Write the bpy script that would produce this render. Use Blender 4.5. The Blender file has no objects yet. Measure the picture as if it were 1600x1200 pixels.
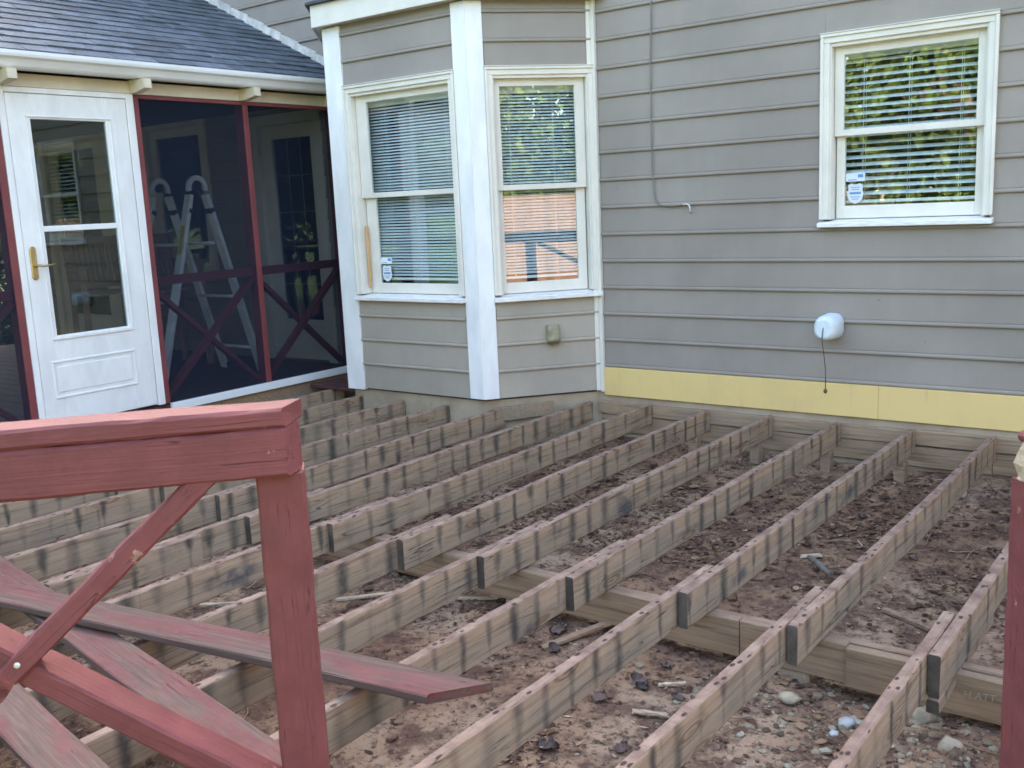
import bpy, bmesh, math, random
from mathutils import Vector, Matrix, noise as mnoise
import numpy as np
R = math.radians
random.seed(7); RNG = np.random.default_rng(7)
scn = bpy.context.scene
COL = scn.collection

# ------------------------------------------------------------------ camera, light, exposure
cam_d = bpy.data.cameras.new('camera'); cam = bpy.data.objects.new('camera', cam_d); COL.objects.link(cam)
scn.camera = cam
cam.location = (2.07825, -5.99831, 1.41172)
cam.rotation_euler = (Matrix.Rotation(0.65135525, 3, 'Z') @ Matrix.Rotation(1.39303014, 3, 'X') @ Matrix.Rotation(-0.04595176, 3, 'Z')).to_euler()
cam_d.sensor_fit = 'HORIZONTAL'; cam_d.sensor_width = 36.0
cam_d.lens = 1563.03 / 1600 * 36.0
cam_d.clip_end = 600; cam_d.clip_start = 0.05
cam_d.dof.use_dof = True; cam_d.dof.focus_distance = 6.0; cam_d.dof.aperture_fstop = 18

SUN_EL, SUN_AZ = R(33), R(-30)          # azimuth from +Y, negative towards -X: behind the house
sdir = Vector((math.sin(SUN_AZ) * math.cos(SUN_EL), math.cos(SUN_AZ) * math.cos(SUN_EL), math.sin(SUN_EL)))
world = bpy.data.worlds.new("World"); scn.world = world; world.use_nodes = True
wn = world.node_tree; wn.nodes.clear()
sky = wn.nodes.new('ShaderNodeTexSky'); sky.sky_type = 'NISHITA'; sky.sun_disc = False
sky.sun_elevation = SUN_EL; sky.sun_rotation = SUN_AZ
sky.air_density = 1.0; sky.dust_density = 4.0; sky.ozone_density = 1.0
bg = wn.nodes.new('ShaderNodeBackground'); bg.inputs[1].default_value = 0.15
wo = wn.nodes.new('ShaderNodeOutputWorld')
wn.links.new(sky.outputs[0], bg.inputs[0]); wn.links.new(bg.outputs[0], wo.inputs[0])
sd = bpy.data.lights.new('sun', 'SUN'); sun = bpy.data.objects.new('sun', sd); COL.objects.link(sun)
sd.energy = 4.8; sd.angle = R(0.53); sd.color = (1.0, 0.93, 0.82)
sun.rotation_euler = sdir.to_track_quat('Z', 'Y').to_euler(); sun.location = (-8, 14, 14)
vs = scn.view_settings
vs.view_transform = 'Standard'; vs.look = 'None'; vs.gamma = 1.0; vs.use_curve_mapping = False
vs.exposure = 3.38
vs.use_white_balance = True; vs.white_balance_temperature = 7400; vs.white_balance_tint = 10
scn.render.engine = 'CYCLES'
scn.cycles.transparent_max_bounces = 24
scn.cycles.max_bounces = 10
scn.cycles.use_denoising = True
scn.cycles.filter_width = 1.6

# ------------------------------------------------------------------ node helpers
class NT:
    def __init__(s, name):
        s.m = bpy.data.materials.new(name); s.m.use_nodes = True
        s.t = s.m.node_tree; s.t.nodes.clear()
        s.out = s.n('ShaderNodeOutputMaterial')
    def n(s, typ, **kw):
        o = s.t.nodes.new(typ)
        for k, v in kw.items(): setattr(o, k, v)
        return o
    def link(s, a, b):
        s.t.links.new(a, b)
    def put(s, sock, v):
        if isinstance(v, bpy.types.NodeSocket): s.link(v, sock)
        elif v is not None:
            if isinstance(v, tuple) and len(v) == 3 and sock.type == 'RGBA': v = v + (1,)
            sock.default_value = v
    def coord(s, which='Object', scale=(1, 1, 1), rot=(0, 0, 0), rnd=0.0):
        tc = s.n('ShaderNodeTexCoord'); mp = s.n('ShaderNodeMapping')
        s.link(tc.outputs[which], mp.inputs[0]); mp.inputs['Scale'].default_value = scale; mp.inputs['Rotation'].default_value = rot
        if rnd:
            oi = s.n('ShaderNodeObjectInfo'); m = s.n('ShaderNodeVectorMath', operation='SCALE')
            s.link(oi.outputs['Random'], m.inputs['Scale']); m.inputs[0].default_value = (rnd, rnd * 1.7, rnd * .6)
            s.link(m.outputs[0], mp.inputs['Location'])
        return mp.outputs[0]
    def rand(s):
        return s.n('ShaderNodeObjectInfo').outputs['Random']
    def noise(s, vec, scale=5, detail=4, rough=.55, dist=0):
        o = s.n('ShaderNodeTexNoise'); s.link(vec, o.inputs['Vector'])
        o.inputs['Scale'].default_value = scale; o.inputs['Detail'].default_value = detail
        o.inputs['Roughness'].default_value = rough; o.inputs['Distortion'].default_value = dist
        return o.outputs['Fac']
    def math(s, op, a, b=None, c=None, clamp=False):
        o = s.n('ShaderNodeMath', operation=op); o.use_clamp = clamp
        s.put(o.inputs[0], a)
        if b is not None: s.put(o.inputs[1], b)
        if c is not None: s.put(o.inputs[2], c)
        return o.outputs[0]
    def rng(s, v, a, b, c=0.0, d=1.0, smooth=True):
        o = s.n('ShaderNodeMapRange'); o.interpolation_type = 'SMOOTHSTEP' if smooth else 'LINEAR'
        s.put(o.inputs[0], v); s.put(o.inputs[1], a); s.put(o.inputs[2], b); s.put(o.inputs[3], c); s.put(o.inputs[4], d)
        return o.outputs[0]
    def mix(s, f, a, b, mode='MIX'):
        o = s.n('ShaderNodeMix', data_type='RGBA', blend_type=mode)
        s.put(o.inputs[0], f); s.put(o.inputs[6], a); s.put(o.inputs[7], b)
        return o.outputs[2]
    def ramp(s, f, stops):
        o = s.n('ShaderNodeValToRGB'); s.link(f, o.inputs[0]); e = o.color_ramp.elements
        while len(e) < len(stops): e.new(.5)
        for i, (p, c) in enumerate(stops):
            e[i].position = p; e[i].color = c + (1,)
        return o.outputs[0]
    def bump(s, h, strength=.3, dist=.01):
        o = s.n('ShaderNodeBump'); s.link(h, o.inputs['Height'])
        o.inputs['Strength'].default_value = strength; o.inputs['Distance'].default_value = dist
        return o.outputs[0]
    def bsdf(s, col, rough=.6, normal=None, metal=0.0, spec=.5, **kw):
        o = s.n('ShaderNodeBsdfPrincipled')
        s.put(o.inputs['Base Color'], col); s.put(o.inputs['Roughness'], rough)
        o.inputs['Metallic'].default_value = metal; o.inputs['Specular IOR Level'].default_value = spec
        if normal is not None: s.link(normal, o.inputs['Normal'])
        s.link(o.outputs[0], s.out.inputs[0])
        return o
    def sep(s, vec):
        o = s.n('ShaderNodeSeparateXYZ'); s.link(vec, o.inputs[0]); return o.outputs
    def up(s):
        g = s.n('ShaderNodeNewGeometry'); return s.sep(g.outputs['Normal'])[2]

def simple(name, col, rough=.6, var=.12, scale=8, bump=.15, metal=0.0, spec=.4, rnd=.12, stretch=(1, 1, 1), bscale=60, bd=.003):
    t = NT(name); v = t.coord('Object', stretch, rnd=7.0)
    n1 = t.noise(v, scale, 5, .6); f = t.rng(n1, .3, .7, 1 - var, 1 + var)
    f = t.math('MULTIPLY', f, t.rng(t.rand(), 0, 1, 1 - rnd, 1 + rnd, False))
    o = t.n('ShaderNodeVectorMath', operation='SCALE'); o.inputs[0].default_value = col; t.link(f, o.inputs['Scale'])
    nb = t.noise(v, bscale, 4, .6)
    t.bsdf(o.outputs[0], rough, t.bump(nb, bump, bd), metal, spec)
    return t.m

def m_siding(name='siding_paint', base=(.272, .238, .208)):
    t = NT(name); v = t.coord('Object', (1, 1, 1)); vs_ = t.coord('Object', (6, 6, .8))
    a = t.noise(v, 1.1, 4, .6); b = t.noise(vs_, 3.0, 5, .65)
    f = t.math('MULTIPLY', t.rng(a, .3, .7, .9, 1.1), t.rng(b, .25, .75, .975, 1.02))
    f = t.math('MULTIPLY', f, t.rng(t.rand(), 0, 1, .965, 1.035, False))
    z = t.sep(v)[2]
    chalk = t.math('MULTIPLY', t.rng(z, 1.1, .2, 0, 1), t.rng(t.noise(t.coord('Object', (2, 2, 7)), 2.6, 5, .7), .45, .75, 0, .35))
    col = t.mix(chalk, base, tuple(k * 1.32 for k in base))
    spk = t.rng(t.noise(v, 38, 2, .5), .74, .8, 0, .5)
    col = t.mix(spk, col, (.12, .11, .1))
    o = t.n('ShaderNodeVectorMath', operation='SCALE'); t.link(col, o.inputs[0]); t.link(f, o.inputs['Scale'])
    g = t.noise(t.coord('Object', (3, 3, 60)), 5, 4, .6)
    t.bsdf(o.outputs[0], .5, t.bump(g, .10, .003), 0, .4)
    return t.m

def m_wood(name, tint, stripes=True, green=.25, along='Y'):
    """weathered framing lumber; length along local Y"""
    t = NT(name)
    A = (lambda a, b, c: (a, b, c)) if along == 'Y' else (lambda a, b, c: (b, a, c))
    v0 = t.coord('Object'); x, y, z = t.sep(v0)
    vg = t.coord('Object', A(26, 1.1, 26), rnd=9.0); vl = t.coord('Object', A(1, 1, 1), rnd=9.0)
    g1 = t.noise(vg, 2.2, 6, .62, .6); g2 = t.noise(t.coord('Object', A(90, 2.5, 90), rnd=5.0), 2.0, 4, .6)
    blot = t.noise(vl, 2.4, 5, .6); blot2 = t.noise(vl, 9, 4, .6)
    lo = tuple(c * .50 for c in tint); hi = tuple(min(1, c * 1.22) for c in tint)
    col = t.ramp(g1, [(.30, lo), (.46, tint), (.66, hi)])
    col = t.mix(t.rng(g2, .55, .75, 0, .4), col, (.10, .075, .055))
    grey = t.rng(blot, .45, .72, 0, .5)
    col = t.mix(grey, col, (.215, .175, .14))
    # knots
    vk = t.n('ShaderNodeTexVoronoi'); t.link(t.coord('Object', A(6, 1.6, 6), rnd=3.0), vk.inputs['Vector']); vk.inputs['Scale'].default_value = 1.15
    kd = vk.outputs['Distance']
    ring = t.math('SINE', t.math('MULTIPLY', kd, 70.0))
    kn = t.math('MULTIPLY', t.rng(kd, .28, .08, 0, 1), t.rng(ring, -1, 1, .15, .75))
    col = t.mix(kn, col, (.17, .085, .045))
    if stripes:
        cellf = t.math('DIVIDE', y, .1415)
        wob = t.math('MULTIPLY', t.math('SUBTRACT', t.noise(vl, 14, 3, .6), .5), .22)
        cf = t.math('ADD', cellf, wob)
        cell = t.math('FLOOR', cf); fr = t.math('ABSOLUTE', t.math('SUBTRACT', t.math('FRACT', cf), .5))
        wnz = t.n('ShaderNodeTexWhiteNoise', noise_dimensions='2D'); cb = t.n('ShaderNodeCombineXYZ')
        t.link(cell, cb.inputs[0]); t.link(t.math('MULTIPLY', t.rand(), 91.0), cb.inputs[1]); t.link(cb.outputs[0], wnz.inputs['Vector'])
        cs = t.n('ShaderNodeSeparateColor'); t.link(wnz.outputs['Color'], cs.inputs[0])
        w = t.rng(cs.outputs[0], 0, 1, .10, .27, False)
        drop = t.rng(cs.outputs[2], 0, 1, -.15, .95, False)   # how far the stain runs down
        zz = t.math('ADD', t.math('DIVIDE', z, .14), .0)      # 0 at top, -1 at the bottom (local z = 0 is the top)
        fall = t.rng(t.math('ADD', zz, drop), -.75, -.05, 0.0, 1.0)
        w2 = t.math('MULTIPLY', w, t.rng(fall, 0, 1, .35, 1.0, False))
        m = t.rng(fr, t.math('MULTIPLY', w2, 1.5), 0.0, 0, 1)
        m = t.math('MULTIPLY', m, t.rng(cs.outputs[1], 0, 1, .68, 1.0, False))
        m = t.math('MULTIPLY', m, t.rng(fall, 0, .6, .42, 1.0))
        m = t.math('MULTIPLY', m, t.rng(blot2, .3, .6, .5, 1.0))
        keep = t.rng(t.math('FRACT', t.math('MULTIPLY', cs.outputs[0], 7.31)), .05, .35, .30, 1.0)
        m = t.math('MULTIPLY', m, keep)
        drip = t.noise(t.coord('Object', A(1, 17, 1.2), rnd=31.0), 1.5, 4, .6)
        m = t.math('MAXIMUM', m, t.math('MULTIPLY', t.rng(drip, .60, .74, 0, .55), t.rng(blot2, .35, .65)))
        splt = t.rng(t.math('ABSOLUTE', t.math('SUBTRACT', t.noise(t.coord('Object', A(14, .6, 14), rnd=23.0), 1.4, 2, .5, .4), .5)), .008, .001)
        col = t.mix(t.math('MULTIPLY', splt, t.math('MULTIPLY', t.rng(blot, .45, .55), .8)), col, (.03, .022, .018))
        dark = t.mix(t.math('MULTIPLY', t.rng(cs.outputs[0], .7, .95), green), (.066, .054, .048), (.035, .066, .052))
        col = t.mix(m, col, dark)
        # a broad bluish water stain here and there
        st = t.math('MULTIPLY', t.rng(t.noise(t.coord('Object', A(.5, 1.3, 3), rnd=21.0), 1.3, 3, .5), .64, .72, 0, .75), t.rng(blot2, .35, .6))
        col = t.mix(st, col, (.055, .06, .075))
    upm = t.rng(t.up(), .55, .8)
    topc = t.ramp(t.noise(vl, 11, 5, .65), [(.3, (.15, .085, .068)), (.5, (.255, .165, .125)), (.72, (.36, .25, .185))])
    topc = t.mix(t.rng(g2, .5, .72, 0, .5), topc, (.13, .09, .075))
    vn = t.n('ShaderNodeTexVoronoi'); t.link(t.coord('Object', A(26, 14, 10), rnd=13.0), vn.inputs['Vector']); vn.inputs['Scale'].default_value = 1.25
    hole = t.rng(vn.outputs['Distance'], .30, .16, 0, .95 if stripes else .0)
    topc = t.mix(hole, topc, (.045, .025, .02))
    col = t.mix(upm if stripes else t.math('MULTIPLY', upm, .55), col, topc)
    tcn = t.n('ShaderNodeTexCoord'); endg = t.rng(t.math('ABSOLUTE', t.sep(tcn.outputs['Normal'])[1]), .75, .9)
    if stripes: col = t.mix(t.math('MULTIPLY', endg, .9), col, t.mix(t.rng(blot2, .35, .65), (.030, .031, .032), (.10, .085, .068)))
    h = t.math('ADD', t.math('MULTIPLY', g1, .7), t.math('MULTIPLY', g2, .5))
    h = t.math('SUBTRACT', h, t.math('MULTIPLY', t.math('MULTIPLY', hole, upm), .6))
    t.bsdf(col, .82, t.bump(h, .45, .004), 0, .25)
    return t.m

def m_red(name='red_paint', worn=0.0, col=(.168, .048, .050)):
    """painted lumber; length along local X"""
    t = NT(name)
    vg = t.coord('Object', (1.3, 40, 40), rnd=9.0); vl = t.coord('Object', rnd=9.0)
    g1 = t.noise(vg, 2.6, 6, .65, .8); g2 = t.noise(t.coord('Object', (2.5, 130, 130), rnd=4.0), 1.6, 4, .6)
    b = t.noise(vl, 7, 5, .65); b2 = t.noise(vl, 30, 4, .6)
    c = t.mix(t.rng(b, .3, .7), tuple(k * .82 for k in col), tuple(k * 1.15 for k in col))
    c = t.mix(t.rng(g1, .55, .8, 0, .18), c, tuple(k * .55 for k in col))
    # hair cracks along the grain
    crk = t.math('MULTIPLY', t.rng(t.math('ABSOLUTE', t.math('SUBTRACT', t.noise(t.coord('Object', (.55, 24, 24), rnd=17.0), 1.6, 3, .5, .5), .5)), .010, .002), t.rng(b, .47, .57))
    c = t.mix(t.math('MULTIPLY', crk, .7), c, (.035, .012, .012))
    chip = t.math('MULTIPLY', t.rng(b2, .645, .68), t.rng(b, .53, .62))
    c = t.mix(chip, c, (.34, .22, .17))
    if worn:
        wr = t.rng(t.math('ADD', t.math('MULTIPLY', t.noise(t.coord('Object', (1.1, 7, 7), rnd=6.0), 2.3, 6, .7, .3), 1.0), t.math('MULTIPLY', g1, .25)), .62 - .14 * worn, .80 - .14 * worn, 0, .92)
        wood = t.ramp(g1, [(.3, (.06, .04, .033)), (.55, (.13, .086, .066)), (.75, (.18, .125, .10))])
        c = t.mix(wr, c, wood)
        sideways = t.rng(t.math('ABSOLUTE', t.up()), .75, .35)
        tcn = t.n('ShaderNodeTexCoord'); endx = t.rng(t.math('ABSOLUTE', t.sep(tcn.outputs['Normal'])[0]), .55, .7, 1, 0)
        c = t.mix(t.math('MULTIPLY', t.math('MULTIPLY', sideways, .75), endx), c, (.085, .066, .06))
    h = t.math('ADD', t.math('MULTIPLY', g1, .8), t.math('MULTIPLY', g2, .35))
    h = t.math('SUBTRACT', h, t.math('MULTIPLY', crk, .8))
    t.bsdf(c, .62 + .15 * worn, t.bump(h, .6, .004), 0, .3)
    return t.m

def m_dirt():
    t = NT('dirt'); v = t.coord('Object')
    a = t.noise(v, 1.3, 5, .6); b = t.noise(v, 6, 6, .7); c = t.noise(v, 38, 5, .7); d = t.noise(v, 120, 3, .6)
    col = t.ramp(a, [(.35, (.205, .115, .072)), (.5, (.295, .185, .118)), (.66, (.37, .265, .185))])
    col = t.mix(t.rng(b, .42, .60, 0, .85), col, (.10, .055, .042))
    col = t.mix(t.rng(c, .52, .64, 0, .85), col, (.055, .033, .028))
    col = t.mix(t.rng(c, .40, .3, 0, .5), col, (.36, .26, .19))
    col = t.mix(t.rng(d, .64, .72, 0, .7), col, (.40, .33, .27))
    h = t.math('ADD', t.math('MULTIPLY', c, .7), t.math('MULTIPLY', d, .4))
    t.bsdf(col, .95, t.bump(h, .8, .012), 0, .15)
    return t.m

def m_random(name, stops, rough=.8, scale=30, bump=.4, attr=True):
    """colour from a random value per mesh island"""
    t = NT(name); g = t.n('ShaderNodeNewGeometry')
    c = t.ramp(g.outputs['Random Per Island'], stops)
    n = t.noise(t.coord('Object', rnd=3.0), scale, 4, .6)
    o = t.n('ShaderNodeVectorMath', operation='SCALE'); t.link(c, o.inputs[0]); t.link(t.rng(n, .3, .7, .72, 1.2), o.inputs['Scale'])
    t.bsdf(o.outputs[0], rough, t.bump(n, bump, .004), 0, .25)
    return t.m

def m_leaf():
    t = NT('foliage'); g = t.n('ShaderNodeNewGeometry')
    c = t.ramp(g.outputs['Random Per Island'], [(0, (.035, .07, .018)), (.5, (.065, .11, .028)), (1, (.12, .15, .045))])
    c = t.mix(t.rng(t.rand(), 0, 1, 0, .5, False), c, (.09, .10, .03))
    d = t.n('ShaderNodeBsdfDiffuse'); t.link(c, d.inputs[0])
    tr = t.n('ShaderNodeBsdfTranslucent'); t.link(t.mix(.5, c, (.16, .2, .05)), tr.inputs[0])
    mx = t.n('ShaderNodeMixShader'); mx.inputs[0].default_value = .35
    t.link(d.outputs[0], mx.inputs[1]); t.link(tr.outputs[0], mx.inputs[2]); t.link(mx.outputs[0], t.out.inputs[0])
    return t.m

def m_glass(name='window_glass', gain=2.5, tint=(.92, .97, .98)):
    t = NT(name); g = t.n('ShaderNodeNewGeometry'); dt = t.n('ShaderNodeVectorMath', operation='DOT_PRODUCT')
    t.link(g.outputs['Incoming'], dt.inputs[0]); t.link(g.outputs['Normal'], dt.inputs[1])
    c_ = t.math('ABSOLUTE', dt.outputs['Value'])
    fr5 = t.math('POWER', t.math('SUBTRACT', 1.0, c_, clamp=True), 5.0)
    fr0 = t.math('ADD', t.math('MULTIPLY', fr5, .96 / gain), .04)
    wv = t.noise(t.coord('Object', rnd=5.0), 2.2, 2, .5)
    nb = t.bump(wv, .05, .008)
    gl = t.n('ShaderNodeBsdfGlossy'); gl.inputs['Roughness'].default_value = .0; t.link(nb, gl.inputs['Normal'])
    gl.inputs[0].default_value = (.97, 1, 1, 1)
    tp = t.n('ShaderNodeBsdfTransparent'); tp.inputs[0].default_value = tint + (1,)
    mx = t.n('ShaderNodeMixShader'); t.link(t.math('MULTIPLY', fr0, gain, clamp=True), mx.inputs[0])
    t.link(tp.outputs[0], mx.inputs[1]); t.link(gl.outputs[0], mx.inputs[2]); t.link(mx.outputs[0], t.out.inputs[0])
    return t.m

def m_screen():
    t = NT('insect_screen'); d = t.n('ShaderNodeBsdfDiffuse'); d.inputs[0].default_value = (.022, .032, .055, 1)
    tp = t.n('ShaderNodeBsdfTransparent'); tp.inputs[0].default_value = (.96, .98, 1, 1)
    mx = t.n('ShaderNodeMixShader'); mx.inputs[0].default_value = .34
    t.link(tp.outputs[0], mx.inputs[1]); t.link(d.outputs[0], mx.inputs[2]); t.link(mx.outputs[0], t.out.inputs[0])
    return t.m

def m_shingle():
    t = NT('asphalt_shingle'); v = t.coord('Object', rnd=5.0)
    n = t.noise(v, 160, 3, .7); b = t.noise(v, 6, 4, .6)
    c = t.mix(t.rng(n, .3, .7), (.050, .060, .074), (.145, .172, .205))
    o = t.n('ShaderNodeVectorMath', operation='SCALE'); t.link(c, o.inputs[0])
    t.link(t.math('MULTIPLY', t.rng(t.rand(), 0, 1, .72, 1.25, False), t.rng(b, .3, .7, .75, 1.25)), o.inputs['Scale'])
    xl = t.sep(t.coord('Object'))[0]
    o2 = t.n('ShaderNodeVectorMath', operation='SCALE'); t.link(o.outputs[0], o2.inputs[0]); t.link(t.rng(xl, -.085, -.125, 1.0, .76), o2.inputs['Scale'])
    t.bsdf(o2.outputs[0], .75, t.bump(n, .6, .004), 0, .3)
    return t.m

def m_fence():
    t = NT('cedar_fence'); v = t.coord('Object', (20, 20, 1), rnd=9.0)
    g = t.noise(v, 2, 5, .6)
    c = t.ramp(g, [(.3, (.22, .115, .075)), (.7, (.32, .19, .135))])
    o = t.n('ShaderNodeVectorMath', operation='SCALE'); t.link(c, o.inputs[0]); t.link(t.rng(t.rand(), 0, 1, .8, 1.2, False), o.inputs['Scale'])
    t.bsdf(o.outputs[0], .8, t.bump(g, .3, .004)); return t.m

def m_foundation():
    t = NT('painted_masonry'); v = t.coord('Object')
    a = t.noise(v, 3, 5, .6); b = t.noise(v, 45, 4, .6)
    c = t.mix(t.rng(a, .4, .65), (.42, .345, .25), (.33, .26, .185)); c = t.mix(t.rng(b, .6, .75, 0, .5), c, (.17, .14, .10))
    t.bsdf(c, .9, t.bump(b, .5, .006), 0, .2); return t.m

def m_yellow():
    t = NT('yellow_panel_face'); v = t.coord('Object'); a = t.noise(v, 2.2, 5, .65); z = t.sep(v)[2]
    c = t.mix(t.rng(a, .4, .7), (.72, .53, .225), (.66, .48, .21))
    vn = t.n('ShaderNodeTexVoronoi'); t.link(t.coord('Object', (5, 1, 9)), vn.inputs['Vector']); vn.inputs['Scale'].default_value = 1.3
    c = t.mix(t.rng(vn.outputs['Distance'], .05, .03, 0, .8), c, (.16, .11, .06))
    st = t.noise(t.coord('Object', (9, 1, 1.2)), 2, 5, .65)
    c = t.mix(t.rng(st, .58, .8, 0, .4), c, (.40, .30, .16))
    t.bsdf(c, .6, t.bump(t.noise(v, 30, 4, .6), .15, .004), 0, .3); return t.m
M = dict(
    siding=m_siding(), siding_bounce_lit=m_siding('siding_paint_bounce_lit', (.362, .322, .268)),  # second is a lighter siding copy: bounce light on low bay boards, in the colour
    white=simple('white_trim_paint', (.77, .775, .77), .45, .07, 4, .12, rnd=.01, stretch=(2, 2, .7)),
    cream=simple('cream_trim_paint', (.70, .67, .60), .42, .06, 4, .12, rnd=.02, bscale=40),
    sillp=simple('peeling_sill_paint', (.76, .74, .71), .5, .12, 14, .4, rnd=.02, stretch=(1, 1, 6), bscale=30),
    yellow=m_yellow(),
    found=m_foundation(),
    joist=m_wood('weathered_joist_wood', (.355, .245, .165)),
    lumber=m_wood('weathered_lumber', (.30, .205, .13), stripes=False, along='X'),
    red=m_red(), redworn=m_red('worn_red_stain', .65, (.155, .058, .052)),
    porchred=simple('porch_red_paint', (.19, .045, .05), .5, .12, 6, .2, rnd=.06),
    dirt=m_dirt(),
    stone=m_random('gravel_stone', [(0, (.10, .07, .05)), (.45, (.20, .14, .095)), (.8, (.25, .215, .15)), (1, (.36, .34, .27))], .85, 40),
    litter=m_random('leaf_litter', [(0, (.042, .026, .022)), (.4, (.095, .052, .036)), (.75, (.17, .098, .062)), (1, (.32, .21, .13))], .8, 25),
    chip=m_random('wood_chip', [(0, (.10, .06, .045)), (.5, (.24, .16, .11)), (.85, (.40, .29, .2)), (1, (.55, .43, .31))], .85, 40),
    deadleaf=simple('dead_leaf', (.08, .05, .044), .5, .4, 30, .5, rnd=.6, spec=.5),
    leaf=m_leaf(), bark=simple('bark', (.10, .075, .055), .9, .3, 6, .8, stretch=(3, 3, .6), bscale=14, bd=.03),
    fence=m_fence(), shingle=m_shingle(),
    gutter=simple('white_aluminium', (.74, .76, .77), .35, .05, 3, .04, rnd=.01),
    raw=simple('cream_rafter_paint', (.62, .55, .43), .6, .08, 5, .15, rnd=.05),
    screen=m_screen(), glass=m_glass(), doorglass=m_glass('door_glass', 1.9, (.66, .75, .79)),
    slat=simple('blind_slat', (.86, .87, .86), .5, .02, 3, .02, rnd=.03),
    alu=simple('ladder_aluminium', (.78, .80, .82), .45, .12, 8, .1, metal=.15, rnd=.05),
    brass=simple('aged_brass', (.50, .37, .16), .38, .15, 20, .1, metal=.8),
    black=simple('black_plastic', (.02, .02, .022), .5, .1), dark=simple('dark_interior', (.05, .055, .06), .9, .1),
    ylabel=simple('yellow_label', (.60, .48, .06), .5, .05),
    chair=simple('dark_chair_wood', (.36, .20, .155), .55, .2, 9, .2),
    foam=simple('pale_foam_plastic', (.60, .69, .73), .55, .06, 12, .25, rnd=.01, bscale=30),
    tan=simple('mossy_tan_plastic', (.25, .225, .145), .65, .25, 22, .2),
    cable=simple('painted_cable', (.19, .178, .165), .5, .1), tip=simple('white_plastic', (.62, .6, .6), .5, .1),
    string=simple('dark_cord', (.06, .058, .055), .8, .1), bead=simple('olive_bead', (.12, .09, .04), .6, .2),
    stick_w=simple('white_sticker', (.66, .72, .76), .4, .03), stick_b=simple('blue_print', (.10, .25, .48), .4, .05),
    palewood=simple('split_pale_wood', (.46, .36, .26), .8, .25, 12, .5, stretch=(1, 8, 8), bscale=20),
    barewood=simple('bare_sash_wood', (.50, .30, .14), .7, .2, 8, .2),
    pipe=simple('grey_stick_wood', (.15, .13, .115), .75, .25, 9, .4, stretch=(1, 6, 6)), quartz=simple('white_quartz', (.48, .51, .52), .5, .12, 20, .3),
    rock=simple('tan_rock', (.34, .29, .21), .85, .25, 18, .6, bscale=30, bd=.01),
    steel=simple('zinc_screw', (.62, .62, .62), .35, .05, metal=.6), ink=simple('pale_lumber_stamp', (.40, .36, .25), .7, .1),
    grass=simple('grass_blades', (.085, .13, .025), .8, .35, 3, .5, rnd=.0, bscale=30),
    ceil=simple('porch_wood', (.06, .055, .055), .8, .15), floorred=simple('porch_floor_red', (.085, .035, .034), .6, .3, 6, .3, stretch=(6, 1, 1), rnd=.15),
    flash=simple('pale_flashing', (.52, .50, .47), .6, .2, 14, .3), roofin=simple('house_wall_plain', (.26, .245, .22), .7, .1),
)

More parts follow.
